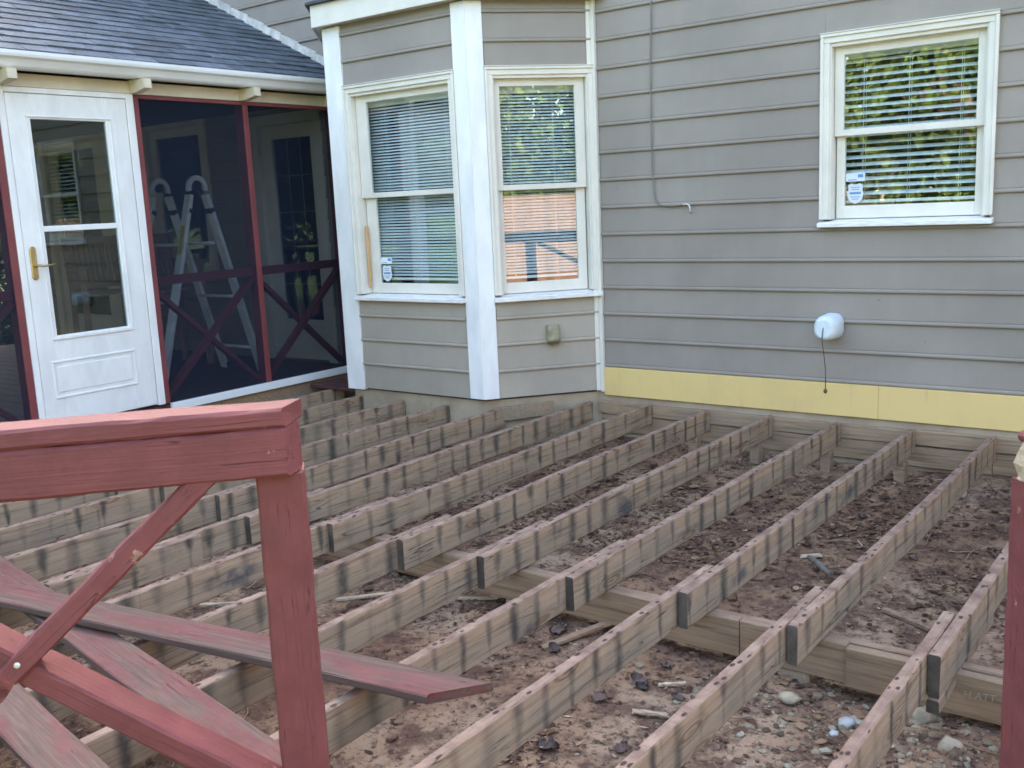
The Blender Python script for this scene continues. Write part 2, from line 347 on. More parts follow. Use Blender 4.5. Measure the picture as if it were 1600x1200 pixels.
# ------------------------------------------------------------------ mesh helpers
class MB:
    """collects shapes, then becomes ONE mesh object"""
    def __init__(s): s.bm = bmesh.new()
    def hull8(s, P, bev=0.0, seg=1):
        vs_ = [s.bm.verts.new(p) for p in P]
        fs = [(0, 1, 3, 2), (4, 6, 7, 5), (0, 4, 5, 1), (2, 3, 7, 6), (0, 2, 6, 4), (1, 5, 7, 3)]
        ff = [s.bm.faces.new([vs_[i] for i in f]) for f in fs]
        bmesh.ops.recalc_face_normals(s.bm, faces=ff)
        if bev:
            ed = list({e for f in ff for e in f.edges})
            bmesh.ops.bevel(s.bm, geom=ed, offset=bev, segments=seg, affect='EDGES', profile=.5, clamp_overlap=True)
        return s
    def box(s, x0, x1, y0, y1, z0, z1, bev=0.0, F=None):
        P = [(x, y, z) for x in (x0, x1) for y in (y0, y1) for z in (z0, z1)]
        if F: P = [F(*q) for q in P]
        return s.hull8(P, bev)
    def bar(s, p0, p1, w, h, up=(0, 0, 1), bev=0.0):
        p0, p1 = Vector(p0), Vector(p1); d = (p1 - p0).normalized(); a = d.cross(Vector(up)).normalized(); b = a.cross(d)
        P = [p + a * (i * w / 2) + b * (j * h / 2) for p in (p0, p1) for i in (-1, 1) for j in (-1, 1)]
        return s.hull8(P, bev)
    def loft(s, rings, cap=True, smooth=False):
        rr = [[s.bm.verts.new(p) for p in r] for r in rings]; ff = []
        for a, b in zip(rr, rr[1:]):
            n = len(a)
            for i in range(n):
                f = s.bm.faces.new((a[i], a[(i + 1) % n], b[(i + 1) % n], b[i])); f.smooth = smooth; ff.append(f)
        if cap:
            ff.append(s.bm.faces.new(rr[0][::-1])); ff.append(s.bm.faces.new(rr[-1]))
        bmesh.ops.recalc_face_normals(s.bm, faces=ff)
        return s
    def tube(s, pts, r, n=8):
        pts = [Vector(p) for p in pts]; rings = []
        prev = None
        for i, p in enumerate(pts):
            d = (pts[min(i + 1, len(pts) - 1)] - pts[max(i - 1, 0)]).normalized()
            a = d.cross(Vector((0.01, 0.02, 1)) if abs(d.z) < .9 else Vector((0, 1, .01))).normalized() if prev is None else (prev - d * prev.dot(d)).normalized()
            prev = a; b = d.cross(a)
            rad = r[i] if isinstance(r, (list, tuple)) else r
            rings.append([p + (a * math.cos(2 * math.pi * k / n) + b * math.sin(2 * math.pi * k / n)) * rad for k in range(n)])
        return s.loft(rings, True, True)
    def profile(s, poly, a, b):
        """poly = list of 3D points at start; extrude to points at the end"""
        return s.loft([a(poly), b(poly)])
    def lumber(s, p0, p1, w, h, up=(0, 0, 1), n=14, ch=.004, jit=.0015, bow=.004, m0=0.0, m1=0.0, seed=None, tip=0.0):
        """worn board: chamfered section, many stations along it, uneven edges; m0/m1 = mitre run at the two ends"""
        rr = random.Random(seed if seed is not None else random.random())
        p0, p1 = Vector(p0), Vector(p1); L = (p1 - p0).length; d = (p1 - p0) / L
        a = d.cross(Vector(up)).normalized(); b = a.cross(d)
        W, H = w / 2, h / 2; ox, oy = rr.uniform(0, 50), rr.uniform(0, 50); rings = []
        for i in range(n + 1):
            t = i / n
            off = a * (bow * (mnoise.noise((ox, t * L * .9, 0)))) + b * (bow * .8 * mnoise.noise((oy, t * L * .9, 3)))
            sec = []
            for (u, v) in ((-W + ch, -H), (W - ch, -H), (W, -H + ch), (W, H - ch), (W - ch, H), (-W + ch, H), (-W, H - ch), (-W, -H + ch)):
                j = jit if 0 < i < n else jit * .5
                uu = u + rr.uniform(-j, j); vv = v + rr.uniform(-j, j)
                q = p0 + d * (t * L) + off + a * uu + b * vv
                k = u / w + .5
                if i == 0: q += d * (m0 * k + rr.uniform(-1, 1) * tip)
                if i == n: q += d * (m1 * k + rr.uniform(-1, 1) * tip)
                sec.append(q)
            rings.append(sec)
        return s.loft(rings)
    def build(s, name, mat, parent=None, base=None, smooth=False):
        me = bpy.data.meshes.new(name)
        b0 = Vector(base) if base is not None else (parent_world(parent) if parent else Vector((0, 0, 0)))
        bmesh.ops.translate(s.bm, verts=s.bm.verts, vec=-b0)
        s.bm.normal_update(); s.bm.to_mesh(me); s.bm.free()
        if smooth: me.polygons.foreach_set('use_smooth', [True] * len(me.polygons))
        me.materials.append(M[mat] if isinstance(mat, str) else mat)
        o = bpy.data.objects.new(name, me); COL.objects.link(o)
        if parent: o.parent = parent; o.location = b0 - parent_world(parent)
        else: o.location = b0
        return o

def parent_world(o):
    v = Vector((0, 0, 0))
    while o: v += o.location; o = o.parent
    return v
def tag(o, label=None, cat=None, group=None, kind=None):
    for k, v in (('label', label), ('category', cat), ('group', group), ('kind', kind)):
        if v: o[k] = v
    return o
def thing(name, label, cat, loc=(0, 0, 0), group=None):
    o = bpy.data.objects.new(name, None); COL.objects.link(o); o.location = loc; o.empty_display_size = .1
    return tag(o, label, cat, group)
def raw_mesh(name, V, Fc, mat, kind=None, parent=None, smooth=False):
    me = bpy.data.meshes.new(name); me.from_pydata([tuple(v) for v in V], [], Fc); me.update()
    me.materials.append(M[mat])
    if smooth: me.polygons.foreach_set('use_smooth', [True] * len(me.polygons))
    o = bpy.data.objects.new(name, me); COL.objects.link(o)
    if parent: o.parent = parent; o.location = -parent_world(parent)
    if kind: o['kind'] = kind
    return o
def frame(o, u, n):
    o, u, n = Vector((o[0], o[1], 0)), Vector((u[0], u[1], 0)).normalized(), Vector((n[0], n[1], 0)).normalized()
    return lambda s, d, z: o + u * s + n * d + Vector((0, 0, z))

A2 = Vector((-2.265, -.63)); B2 = Vector((-1.70, .04)); L2 = (B2 - A2).length
FW = frame((0, .04), (1, 0), (0, -1))                       # house wall
FB = frame((0, -.63), (1, 0), (0, -1))                      # bay front
FM = frame(A2, B2 - A2, (.67, -.565))                       # bay right-hand side
FL = frame((-3.60, -.63), (-.56, .67), (-.67, -.56))        # bay left-hand side
XP = -4.2
FP = frame((XP, 0), (0, 1), (1, 0))                         # porch side wall, s = world Y
E_ = .18534; Z0 = .2401

# ------------------------------------------------------------------ ground
def gz(x, y):
    z = -.345 + .03 * mnoise.noise((x * .9, y * .9, 1.3)) + .014 * mnoise.noise((x * 3.1, y * 3.1, 7)) + .008 * mnoise.noise((x * 9, y * 9, 2)) + .006 * mnoise.noise((x * 24, y * 24, 5)) + .004 * mnoise.noise((x * 47, y * 47, 8))
    z += .085 * min(1, max(0, (y + 1.3) / 1.2))
    z += .035 * math.exp(-((x - 1.4) ** 2 / .25 + (y + 2.95) ** 2 / .12))
    z += .05 * math.exp(-((x + 1.15) ** 2 / .05 + (y + 2.72) ** 2 / .03))
    e = max(0, abs(x + 1.2) - 5.6, (-6.9 - y) * 1.0, 0)
    return z - .25 * min(1, e * 1.2)
nx, ny = 470, 420; V = []; Fc = []
xs = np.concatenate([np.linspace(-7.5, -4.6, 30), np.linspace(-4.55, 2.6, 410), np.linspace(2.7, 5.0, 30)]); ys = np.concatenate([np.linspace(-8.0, -5.3, 30), np.linspace(-5.26, .05, 380), np.linspace(.1, .6, 10)])
for y in ys:
    for x in xs: V.append((x, y, gz(x, y)))
for j in range(ny - 1):
    for i in range(nx - 1):
        a = j * nx + i; Fc.append((a, a + 1, a + nx + 1, a + nx))
ground = raw_mesh('ground', V, Fc, 'dirt', 'structure', smooth=True)
V = []; Fc = []
for j in range(41):
    for i in range(41):
        x, y = -200 + i * 10, -200 + j * 10; V.append((x, y, -.56))
for j in range(40):
    for i in range(40):
        a = j * 41 + i; Fc.append((a, a + 1, a + 42, a + 41))
lawn = raw_mesh('lawn', V, Fc, 'grass', 'structure')

# ------------------------------------------------------------------ house
house = thing('house', 'grey-brown lap-sided house wall with white and cream trim and a projecting bay', 'house', (0, 2, -.5))

def course(F, s0, s1, za, zb, full=True, mat='siding'):
    """one lap board, butt edge with a small bead at the bottom"""
    if s1 - s0 < .02 or zb - za < .01: return
    b = za
    prof = [(0.001, b), (.015, b), (.018, b + .004), (.0185, b + .010), (.0175, b + .016), (.015, b + .019), (.0085, b + .0215), (.0105, b + .027), (.0015, zb + .012), (.0, zb + .012)] if full else \
           [(0.001, b), (.0075, b), (.0015, zb + .008), (0, zb + .008)]
    m = MB(); m.loft([[F(s0, d, z) for d, z in prof], [F(s1, d, z) for d, z in prof]])
    m.build('siding_board', mat, house)
def siding(F, s0, s1, zlo, zhi, holes=(), z0=Z0, low=None):
    k0 = math.floor((zlo - z0) / E_ + 1e-4); z = z0 + k0 * E_
    while z < zhi - .005:
        za, zb = max(z, zlo), min(z + E_, zhi); full = za == z
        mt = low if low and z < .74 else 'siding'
        cut = [h for h in holes if h[2] < zb - .004 and h[3] > za + .004 and h[1] > s0 and h[0] < s1]
        cut.sort(); p = s0
        for h in cut:
            course(F, p, h[0], za, zb, full, mt)
            if zb > h[3] + .004: course(F, h[0], h[1], h[3], zb, False, mt)
            if za < h[2] - .004: course(F, h[0], h[1], za, h[2], full, mt)
            p = h[1]
        course(F, p, s1, za, zb, full, mt)
        z += E_
WH = (-.095, .832, 1.205, 2.285)
siding(FW, -1.665, 3.6, Z0, 4.2, [WH])
D1 = (-5.30, -4.47, .1, 2.235); D2 = (-7.00, -6.04, .86, 2.335); D3 = (-8.95, -7.67, .1, 2.345)
siding(FW, -9.6, -3.72, .1, 4.2, [D1, D2, D3])
siding(FW, -3.72, -1.665, 2.96, 4.2)
BH = (-3.40, -2.385, .76, 2.29)
siding(FB, -3.475, -2.372, .07, 2.74, [BH], Z0 - E_ + .012, 'siding_bounce_lit')
MHh = (.115, L2, .76, 2.30)
siding(FM, .108, L2 - .004, .07, 2.74, [MHh], Z0 - E_ + .012, 'siding_bounce_lit')
siding(FL, 0.02, .86, .07, 2.74, (), Z0 - E_ + .012)

# shell of the house (walls are hollow so that rooms sit behind the glass)
def shell(name, parts, mat='roofin'):
    m = MB()
    for p in parts: m.box(*p)
    return m.build(name, mat, house)
t_ = .12
wallbits = []
def wall_with_holes(s0, s1, z0, z1, holes, yf, yb):
    hs = sorted(holes); p = s0; out = []
    for h in hs:
        out.append((p, h[0], yf, yb, z0, z1)); out.append((h[0], h[1], yf, yb, h[3], z1))
        if h[2] > z0: out.append((h[0], h[1], yf, yb, z0, h[2]))
        p = h[1]
    out.append((p, s1, yf, yb, z0, z1)); return out
shell('wall', wall_with_holes(-9.6, -3.9, -.5, 5.4, [D3, D2, D1], .041, .16) + [(-3.9, -1.72, .041, .16, 2.86, 5.4)] +
      wall_with_holes(-1.72, 3.6, -.5, 5.4, [WH], .041, .16))
shell('wall', [(-9.6, -9.45, .165, 9, -.5, 5.4), (3.45, 3.6, .165, 9, -.5, 5.4), (-9.6, 3.6, 9.0, 9.15, -.5, 5.4)])
shell('room_wall', [(-9.44, 3.44, 2.4, 2.45, .1, 2.75), (-5.7, -5.62, .17, 2.39, .1, 2.7), (-1.2, -1.12, .3, 2.39, .1, 2.7)], 'dark')
shell('floor', [(-9.44, 3.44, .17, 8.9, -.06, .02)], 'dark')
shell('ceiling', [(-9.44, 3.44, .17, 8.9, 2.76, 2.82)], 'dark')
# bay walls behind siding, with holes
def fr_box(m, F, s0, s1, d0, d1, z0, z1, bev=0): m.box(s0, s1, d0, d1, z0, z1, bev, F)
m = MB()
for (F, s0, s1, h) in ((FB, -3.59, -2.275, BH), (FM, .01, L2 - .06, MHh)):
    fr_box(m, F, s0, h[0], -.09, -.004, .07, 2.74)
    if h[1] < s1: fr_box(m, F, h[1], s1, -.09, -.004, .07, 2.74)
    e1 = min(h[1], s1)
    fr_box(m, F, h[0], e1, -.09, -.004, .07, h[2]); fr_box(m, F, h[0], e1, -.09, -.004, h[3], 2.74)
fr_box(m, FL, .0, .85, -.09, -.004, .07, 2.74)
m.build('bay_wall', 'roofin', house)
m = MB(); m.loft([[Vector(p) + Vector((0, 0, z)) for p in ((-3.57, -.6, 0), (-2.29, -.6, 0), (-1.76, .04, 0), (-1.76, .3, 0), (-4.1, .3, 0), (-4.1, .04, 0))] for z in (.055, .085)])
m.build('bay_floor', 'dark', house)
m = MB(); m.loft([[Vector(p) + Vector((0, 0, z)) for p in ((-3.57, -.6, 0), (-2.29, -.6, 0), (-1.76, .04, 0), (-1.76, .3, 0), (-4.1, .3, 0), (-4.1, .04, 0))] for z in (2.70, 2.735)])
m.build('bay_ceiling', 'dark', house)
# foundation (painted masonry) under wall and bay
m = MB()
m.box(-1.76, 3.6, .032, .165, -.7, .238)
m.box(-9.6, -4.2, .032, .165, -.7, .098)
m.loft([[Vector(p) + Vector((0, 0, z)) for p in ((-3.58, -.605, 0), (-2.285, -.605, 0), (-1.735, .03, 0), (-1.735, .16, 0), (-4.13, .16, 0), (-4.13, .03, 0))] for z in (-.7, .052)])
m.build('foundation', 'found', house)
# yellow panels where the ledger flashing was stripped
for (a, b) in ((-1.672, .2552), (.2566, 3.6)):
    MB().box(a, b, .012, .031, .036, .2365, .0015).build('yellow_panel', 'yellow', house)
# corner boards
m = MB(); fr_box(m, FB, -2.372, -2.252, -.02, .022, .072, 2.735, .002)
m.build('corner_board', 'white', house)
m = MB(); fr_box(m, FM, -.004, .108, -.02, .021, .070, 2.735, .002)
m.build('corner_board', 'white', house)
m = MB(); fr_box(m, FB, -3.60, -3.430, -.02, .022, .056, 2.735, .002); fr_box(m, FL, .0, .1, -.02, .018, .056, 2.735, .002)
m.build('corner_board', 'white', house)
m = MB(); fr_box(m, FW, -1.698, -1.672, .0, .034, .058, 2.735, .002)
fr_box(m, FM, L2 - .052, L2 - .0, .0, .017, .066, 2.735, .002)
m.build('corner_board', 'cream', house)
# bay eave: fascia, soffit, small roof
OV = .09
def oct_(off, z):   # outline of the bay pushed out by off
    k = .41 * off
    return [Vector(p) for p in ((-4.20 - off * 1.1, .03, z), (-3.60 - k, -.63 - off, z), (-2.265 + k, -.63 - off, z), (-1.66 + off * 1.15, .03, z))]
o0, o1 = oct_(OV - .02, 0), oct_(OV, 0)
for i in range(3):
    a0, a1, b0, b1 = o0[i], o0[i + 1], o1[i], o1[i + 1]
    m = MB(); m.hull8([a0 + Vector((0, 0, 2.742)), a0 + Vector((0, 0, 2.895)), a1 + Vector((0, 0, 2.742)), a1 + Vector((0, 0, 2.895)),
                       b0 + Vector((0, 0, 2.742)), b0 + Vector((0, 0, 2.895)), b1 + Vector((0, 0, 2.742)), b1 + Vector((0, 0, 2.895))], .002)
    m.build('fascia', 'cream', house)
m = MB(); s0, s1 = oct_(-.05, 2.745), oct_(OV - .022, 2.745)
m.loft([[p for p in oct_(OV - .022, 2.746)], [p for p in oct_(OV - .022, 2.765)]]); m.build('soffit', 'cream', house)
m = MB(); m.loft([oct_(OV + .035, 2.897), oct_(OV + .035, 2.912), [Vector((-3.75, .035, 3.2)), Vector((-3.2, .0, 3.2)), Vector((-2.7, .0, 3.2)), Vector((-2.2, .035, 3.2))]])
m.build('bay_roof', 'shingle', house)

# main roof
m = MB()
m.loft([[Vector((x, y, z)) for y, z in ((-.55, 5.15), (4.6, 6.4), (9.75, 5.15), (9.75, 5.4), (4.6, 6.65), (-.55, 5.4))] for x in (-10, 4.0)])
m.build('roof', 'shingle', house)
for x in (-9.55, 3.5):
    m = MB(); m.loft([[Vector((xx, y, z)) for y, z in ((.05, 5.4), (9.1, 5.4), (4.6, 6.35))] for xx in (x, x + .08)]); m.build('gable_wall', 'roofin', house)
MB().box(-9.6, 3.6, .02, .16, 4.2, 5.4).build('upper_wall', 'siding', house)

# ---- windows
def window(F, x0, x1, z0, z1, gx0, gx1, right_trim=True, worn=False, crop_r=None):
    """casing + two sashes + glass + sill; all depths measured from the wall plane"""
    ch = .050                                   # casing width
    r0, r1 = x0 + ch, x1 - ch
    top = z1 - .05; silltop = z0 + .045
    m = MB()
    for a, b in ((x0, r0), (r1, x1)):
        fr_box(m, F, a, b, -.01, .026, silltop + .001, z1 - .0505, .003)
    fr_box(m, F, x0, x1, -.01, .026, z1 - .05, z1, .003)
    # raised back band round the outside
    for a, b in ((x0 - .004, x0 + .016), (x1 - .016, x1 + .004)):
        fr_box(m, F, a, b, .024, .036, silltop + .002, z1 - .0165, .003)
    fr_box(m, F, x0 - .004, x1 + .004, .0245, .0365, z1 - .016, z1 + .004, .003)
    fr_box(m, F, x0 - .006, x1 + .006, .0, .041, z1 + .0045, z1 + .009)
    # jamb lining
    fr_box(m, F, r0 - .002, r0 + .009, -.17, .012, silltop, top, .001); fr_box(m, F, r1 - .009, r1 + .002, -.17, .012, silltop, top, .001)
    fr_box(m, F, r0 - .002, r1 + .002, -.12, .0118, top - .02, top + .004, .001)
    w = m.build('window', 'cream', house)
    m = MB()
    P = [(x0 - .008, .052), (x0 - .008, -.02), (x1 + .008, -.02), (x1 + .008, .052)]
    m.hull8([F(x0 - .008, -.10, z0 + .012), F(x0 - .008, -.10, z0 + .046), F(x1 + .008, -.10, z0 + .012), F(x1 + .008, -.10, z0 + .046),
             F(x0 - .008, .058, z0), F(x0 - .008, .058, z0 + .027), F(x1 + .008, .058, z0), F(x1 + .008, .058, z0 + .027)], .003)
    m.build('sill', 'sillp', w)
    zm = (silltop + top) / 2 - .005
    for (za, zb, d, mr, br, tr) in ((zm - .017, top - .018, -.032, .036, .036, .05), (silltop + .002, zm + .017, -.066, .036, .075, .036)):
        m = MB(); sa, sb = r0 + .017, r1 - .017
        if zb > zm + .1: sa, sb = r0 + .012, r1 - .012
        fr_box(m, F, sa, gx0, d - .026, d, za, zb, .002); fr_box(m, F, gx1, sb, d - .026, d, za, zb, .002)
        fr_box(m, F, gx0 - .001, gx1 + .001, d - .026, d + .001, za, za + br, .002); fr_box(m, F, gx0 - .001, gx1 + .001, d - .026, d + .001, zb - tr, zb, .002)
        m.build('sash', 'cream', w)
        m = MB(); fr_box(m, F, gx0 - .004, gx1 + .004, d - .017, d - .013, za + br - .004, zb - tr + .004); m.build('pane', 'glass', w)
    return w, zm, silltop, top
w1, zm1, st1, tp1 = window(FW, -.112, .845, 1.188, 2.30, .004, .735)
w2, zm2, st2, tp2 = window(FB, -3.425, -2.374, .750, 2.305, -3.262, -2.445)
w3, zm3, st3, tp3 = window(FM, .111, L2 - .004, .748, 2.312, .216, .742)
# bare wood strip on the left jamb of the bay front window
m = MB(); fr_box(m, FB, -3.352, -3.336, -.05, -.0315, .84, 1.30, .002); m.build('bare_jamb_strip', 'barewood', w2)
# security stickers
def stickers(F, w, s, z, d):
    K = 1.28
    m = MB(); fr_box(m, F, s, s + .088 * K, d, d + .0015, z + .105 * K, z + .142 * K); m.build('sticker', 'stick_w', w)
    m = MB(); fr_box(m, F, s + .056 * K, s + .080 * K, d + .0015, d + .0022, z + .122 * K, z + .137 * K); fr_box(m, F, s + .010 * K, s + .05 * K, d + .0015, d + .0022, z + .110 * K, z + .114 * K); m.build('sticker_print', 'stick_b', w)
    pr = [(-.034, .088), (-.020, .096), (0, .090), (.020, .096), (.034, .088), (.032, .072), (.037, .045), (.033, .025), (.02, .010), (0, .002), (-.02, .010), (-.033, .025), (-.037, .045), (-.032, .072)]
    c = s + .045 * K
    m = MB(); m.loft([[F(c + a * K, dd, z + b * K) for a, b in pr] for dd in (d, d + .0015)]); m.build('shield_sticker', 'stick_w', w)
    m = MB(); fr_box(m, F, c - .026 * K, c + .026 * K, d + .0015, d + .0022, z + .046 * K, z + .056 * K)
    for q, zz in ((.020, .076), (.018, .066), (.022, .032), (.015, .022)): fr_box(m, F, c - q * K, c + q * K, d + .0015, d + .0022, z + zz * K, z + zz * K + .004)
    m.build('sticker_print', 'stick_b', w)
stickers(FW, w1, .008, 1.318, -.066 - .0125)
stickers(FB, w2, -3.256, .880, -.066 - .0125)

# ---- blinds: each slat is a piece of its own
def blind(F, label, gx0, gx1, z0, z1, pitch, depth, tilt, dist, cords):
    c = F((gx0 + gx1) / 2, -dist, z1)
    b = thing('window_blind', label, 'window blind', c, 'white blinds behind the house windows')
    W = (gx1 - gx0) / 2 + .05
    u = (F(1, 0, 0) - F(0, 0, 0)); n = (F(0, 1, 0) - F(0, 0, 0))
    m = MB(); fr_box(m, F, gx0 - .05, gx1 + .05, -dist - depth * .5, -dist + depth * .5, z1 - .05, z1 + .0, .003); m.build('headrail', 'slat', b)
    prof = []
    k = 4
    for i in range(k + 1):
        t = i / k - .5; prof.append((t * depth, .0022 - .018 * depth * (2 * t) ** 2))
    up_ = [(a * math.cos(tilt) - h * math.sin(tilt), a * math.sin(tilt) + h * math.cos(tilt)) for a, h in prof]
    th = .0022 if depth > .04 else .0009
    poly = [(a, h + th) for a, h in up_] + [(a, h) for a, h in up_[::-1]]
    me = None; z = z1 - .07
    while z > z0 + .02:
        if me is None:
            mb = MB(); mb.loft([[c + u * s + n * a + Vector((0, 0, h)) for a, h in poly] for s in (-W, W)])
            o = mb.build('slat', 'slat', b); me = o.data
        else:
            o = bpy.data.objects.new('slat', me); COL.objects.link(o); o.parent = b
        o.location = (random.uniform(-.001, .001), 0, z - z1 + random.uniform(-.0008, .0008))
        o.rotation_euler = (u * random.gauss(0, .02))[:] if abs(u.y) < .01 else (0, 0, 0)
        z -= pitch
    m = MB(); fr_box(m, F, gx0 - .05, gx1 + .05, -dist - depth * .45, -dist + depth * .45, z0 - .012, z0 + .006, .002); m.build('bottom_rail', 'slat', b)
    for s in cords:
        s = gx0 + (gx1 - gx0) * s
        m = MB()
        for dd in (-depth * .45, depth * .45): m.tube([F(s, -dist + dd, z1), F(s, -dist + dd, z0)], .0013, 5)
        m.build('ladder_cord', 'slat', b)
blind(FW, 'wide-slat white blind behind the square window right of the hanging cable', .0, .74, 1.335, 2.215, .0425, .05, R(-23), .135, (.13, .48, .86))
blind(FB, 'narrow-slat blind in the shaded bay window next to the screened porch', -3.262, -2.445, .905, 2.205, .0215, .025, R(-30), .115, (.14, .45, .85))
blind(FM, 'narrow-slat blind in the bay window whose glass mirrors a brown fence', .21, .735, .905, 2.205, .0215, .025, R(-30), .115, (.16, .75))

# ---- French doors and window at the back of the porch (part of the house)
def door_unit(s0, s1, z0, z1, g, grid):
    m = MB()
    fr_box(m, FW, s0 - .05, s0 + .055, -.06, .03, z0, z1 - .0, .003); fr_box(m, FW, s1 - .055, s1 + .05, -.06, .03, z0, z1, .003)
    fr_box(m, FW, s0 - .05, s1 + .05, -.06, .031, z1 + .0, z1 + .09, .003)
    name = 'french_door' if z0 < .5 else 'window'
    d = m.build(name, 'cream', house)
    m = MB()
    fr_box(m, FW, s0 + .056, g[0], -.055, -.012, z0 + .01, z1 - .005, .002); fr_box(m, FW, g[1], s1 - .056, -.055, -.012, z0 + .01, z1 - .005, .002)
    fr_box(m, FW, g[0] - .001, g[1] + .001, -.055, -.0121, z0 + .01, g[2], .002); fr_box(m, FW, g[0] - .001, g[1] + .001, -.055, -.0121, g[3], z1 - .005, .002)
    m.build('sash', 'cream', d)
    m = MB(); fr_box(m, FW, g[0] - .004, g[1] + .004, -.038, -.033, g[2] - .004, g[3] + .004); m.build('pane', 'doorglass', d)
    if grid:
        m = MB()
        for i in range(1, grid[0]): x = g[0] + (g[1] - g[0]) * i / grid[0]; fr_box(m, FW, x - .004, x + .004, -.046, -.041, g[2], g[3])
        for i in range(1, grid[1]): z = g[2] + (g[3] - g[2]) * i / grid[1]; fr_box(m, FW, g[0], g[1], -.0465, -.0405, z - .004, z + .004)
        m.build('muntin', 'cream', d)
door_unit(-5.30, -4.47, .1, 2.19, (-5.11, -4.60, .47, 2.07), (3, 5))
door_unit(-7.00, -6.04, .86, 2.29, (-6.84, -6.12, .95, 2.20), None)
door_unit(-8.95, -7.67, .1, 2.30, (-8.74, -7.98, .42, 2.2), None)

# things on the wall
m = MB()
# foam tap cover: rounded square bell
def rsq(c, hw, hh, rr_, d, n=5):
    P = []
    for (cx, cz, a0) in ((hw - rr_, hh - rr_, 0), (-hw + rr_, hh - rr_, 90), (-hw + rr_, -hh + rr_, 180), (hw - rr_, -hh + rr_, 270)):
        for k in range(n + 1):
            a = R(a0 + 90 * k / n); P.append(FW(c[0] + cx + rr_ * math.cos(a), d, c[1] + cz + rr_ * math.sin(a)))
    return P
cx, cz = -.028, .592
cover = thing('tap_cover', 'pale blue-white foam tap cover on the siding with a cord hanging from it', 'tap cover', FW(cx, .02, cz))
m.loft([rsq((cx, cz), .066, .078, .045, .012), rsq((cx, cz), .072, .081, .064, .03), rsq((cx, cz), .069, .077, .064, .14), rsq((cx, cz), .060, .068, .058, .170), rsq((cx, cz), .042, .052, .04, .181)], True, True)
m.build('shell', 'foam', cover)
m = MB(); m.tube([FW(cx - .0, .176, cz + .012), FW(cx - .001, .186, cz - .005), FW(cx - .006, .186, cz - .06), FW(cx - .010, .14, cz - .16), FW(cx - .012, .10, cz - .27), FW(cx - .016, .09, cz - .385)], .0028, 6)
m.build('cord', 'string', cover)
m = MB(); m.tube([FW(cx - .016, .09, cz - .38), FW(cx - .016, .09, cz - .386), FW(cx - .016, .09, cz - .396), FW(cx - .016, .09, cz - .406), FW(cx - .016, .09, cz - .410)], [.003, .010, .013, .009, .003], 8)
m.build('bead', 'bead', cover)
vent = thing('vent_hood', 'small mossy tan vent hood on the bay wall below the window', 'vent hood', FM(.51, .0, .51))
m = MB()
m.loft([[FM(.51 + s, d, .51 + z) for s, d, z in ring] for ring in (
    [(-.045, .006, -.060), (.045, .006, -.060), (.045, .006, .050), (-.045, .006, .050)],
    [(-.049, .035, -.064), (.049, .035, -.064), (.047, .030, .057), (-.047, .030, .057)],
    [(-.045, .070, -.060), (.045, .070, -.060), (.040, .048, .050), (-.040, .048, .050)],
    [(-.034, .078, -.048), (.034, .078, -.048), (.031, .058, .032), (-.031, .058, .032)])])
bmesh.ops.bevel(m.bm, geom=list(m.bm.edges), offset=.005, segments=2, affect='EDGES')
m.build('hood', 'tan', vent)
m = MB(); fr_box(m, FM, .51 - .038, .51 + .038, .012, .060, .432, .450, .004); m.build('flap', 'bead', vent)
cab = thing('wall_cable', 'thin grey cable hanging down the siding and hooking right at its end', 'cable', FW(-1.25, .02, 2.7))
pts = [(-1.236, 4.2), (-1.236, 2.67), (-1.250, 2.3), (-1.255, 1.9), (-1.252, 1.6), (-1.245, 1.46), (-1.235, 1.40), (-1.212, 1.368), (-1.175, 1.356), (-1.11, 1.352), (-1.03, 1.357)]
m = MB(); m.tube([FW(s, .022, z) for s, z in pts], .0052, 8); m.build('cable', 'cable', cab)
m = MB(); m.tube([FW(s, d, z) for s, d, z in ((-1.032, .022, 1.357), (-1.0, .03, 1.36), (-.980, .034, 1.354), (-.972, .034, 1.335), (-.974, .024, 1.312), (-.980, .014, 1.303))], .0055, 8); m.build('cable_end', 'tip', cab)

# ------------------------------------------------------------------ screened porch
porch = thing('screened_porch', 'screened porch with dark red posts under a low grey shingle roof', 'screened porch', (XP, -2, -.5))
PY0 = -4.6; PXW = -9.3
def pbox(name, mat, s0, s1, d0, d1, z0, z1, bev=.002, F=FP, parent=porch):
    m = MB(); fr_box(m, F, s0, s1, d0, d1, z0, z1, bev); return m.build(name, mat, parent)
posts = [(-.030, -.0), (-.945, .0), (-1.872, 0), (-2.842, 0), (-3.78, 0), (-4.58, 0)]
for s, _ in posts:
    pbox('post', 'porchred', s - .019, s + .019, -.089, .0, .115, 2.262)
    pbox('batten', 'porchred', s - .023, s + .023, .0035, .018, .115, 2.2355)
pbox('top_plate', 'porchred', PY0, .03, -.10, -.006, 2.263, 2.32)
pbox('top_batten', 'porchred', PY0, .03, .0035, .017, 2.236, 2.2615)
pbox('frieze_board', 'raw', PY0, .03, .0, .024, 2.264, 2.345)
pbox('bottom_strip', 'gutter', -1.845, .03, .0, .040, .055, .112, .004)
pbox('bottom_strip', 'gutter', PY0, -2.87, .0, .040, .055, .112, .004)
pbox('rim_board', 'lumber', PY0, .03, -.05, -.004, -.30, .05)
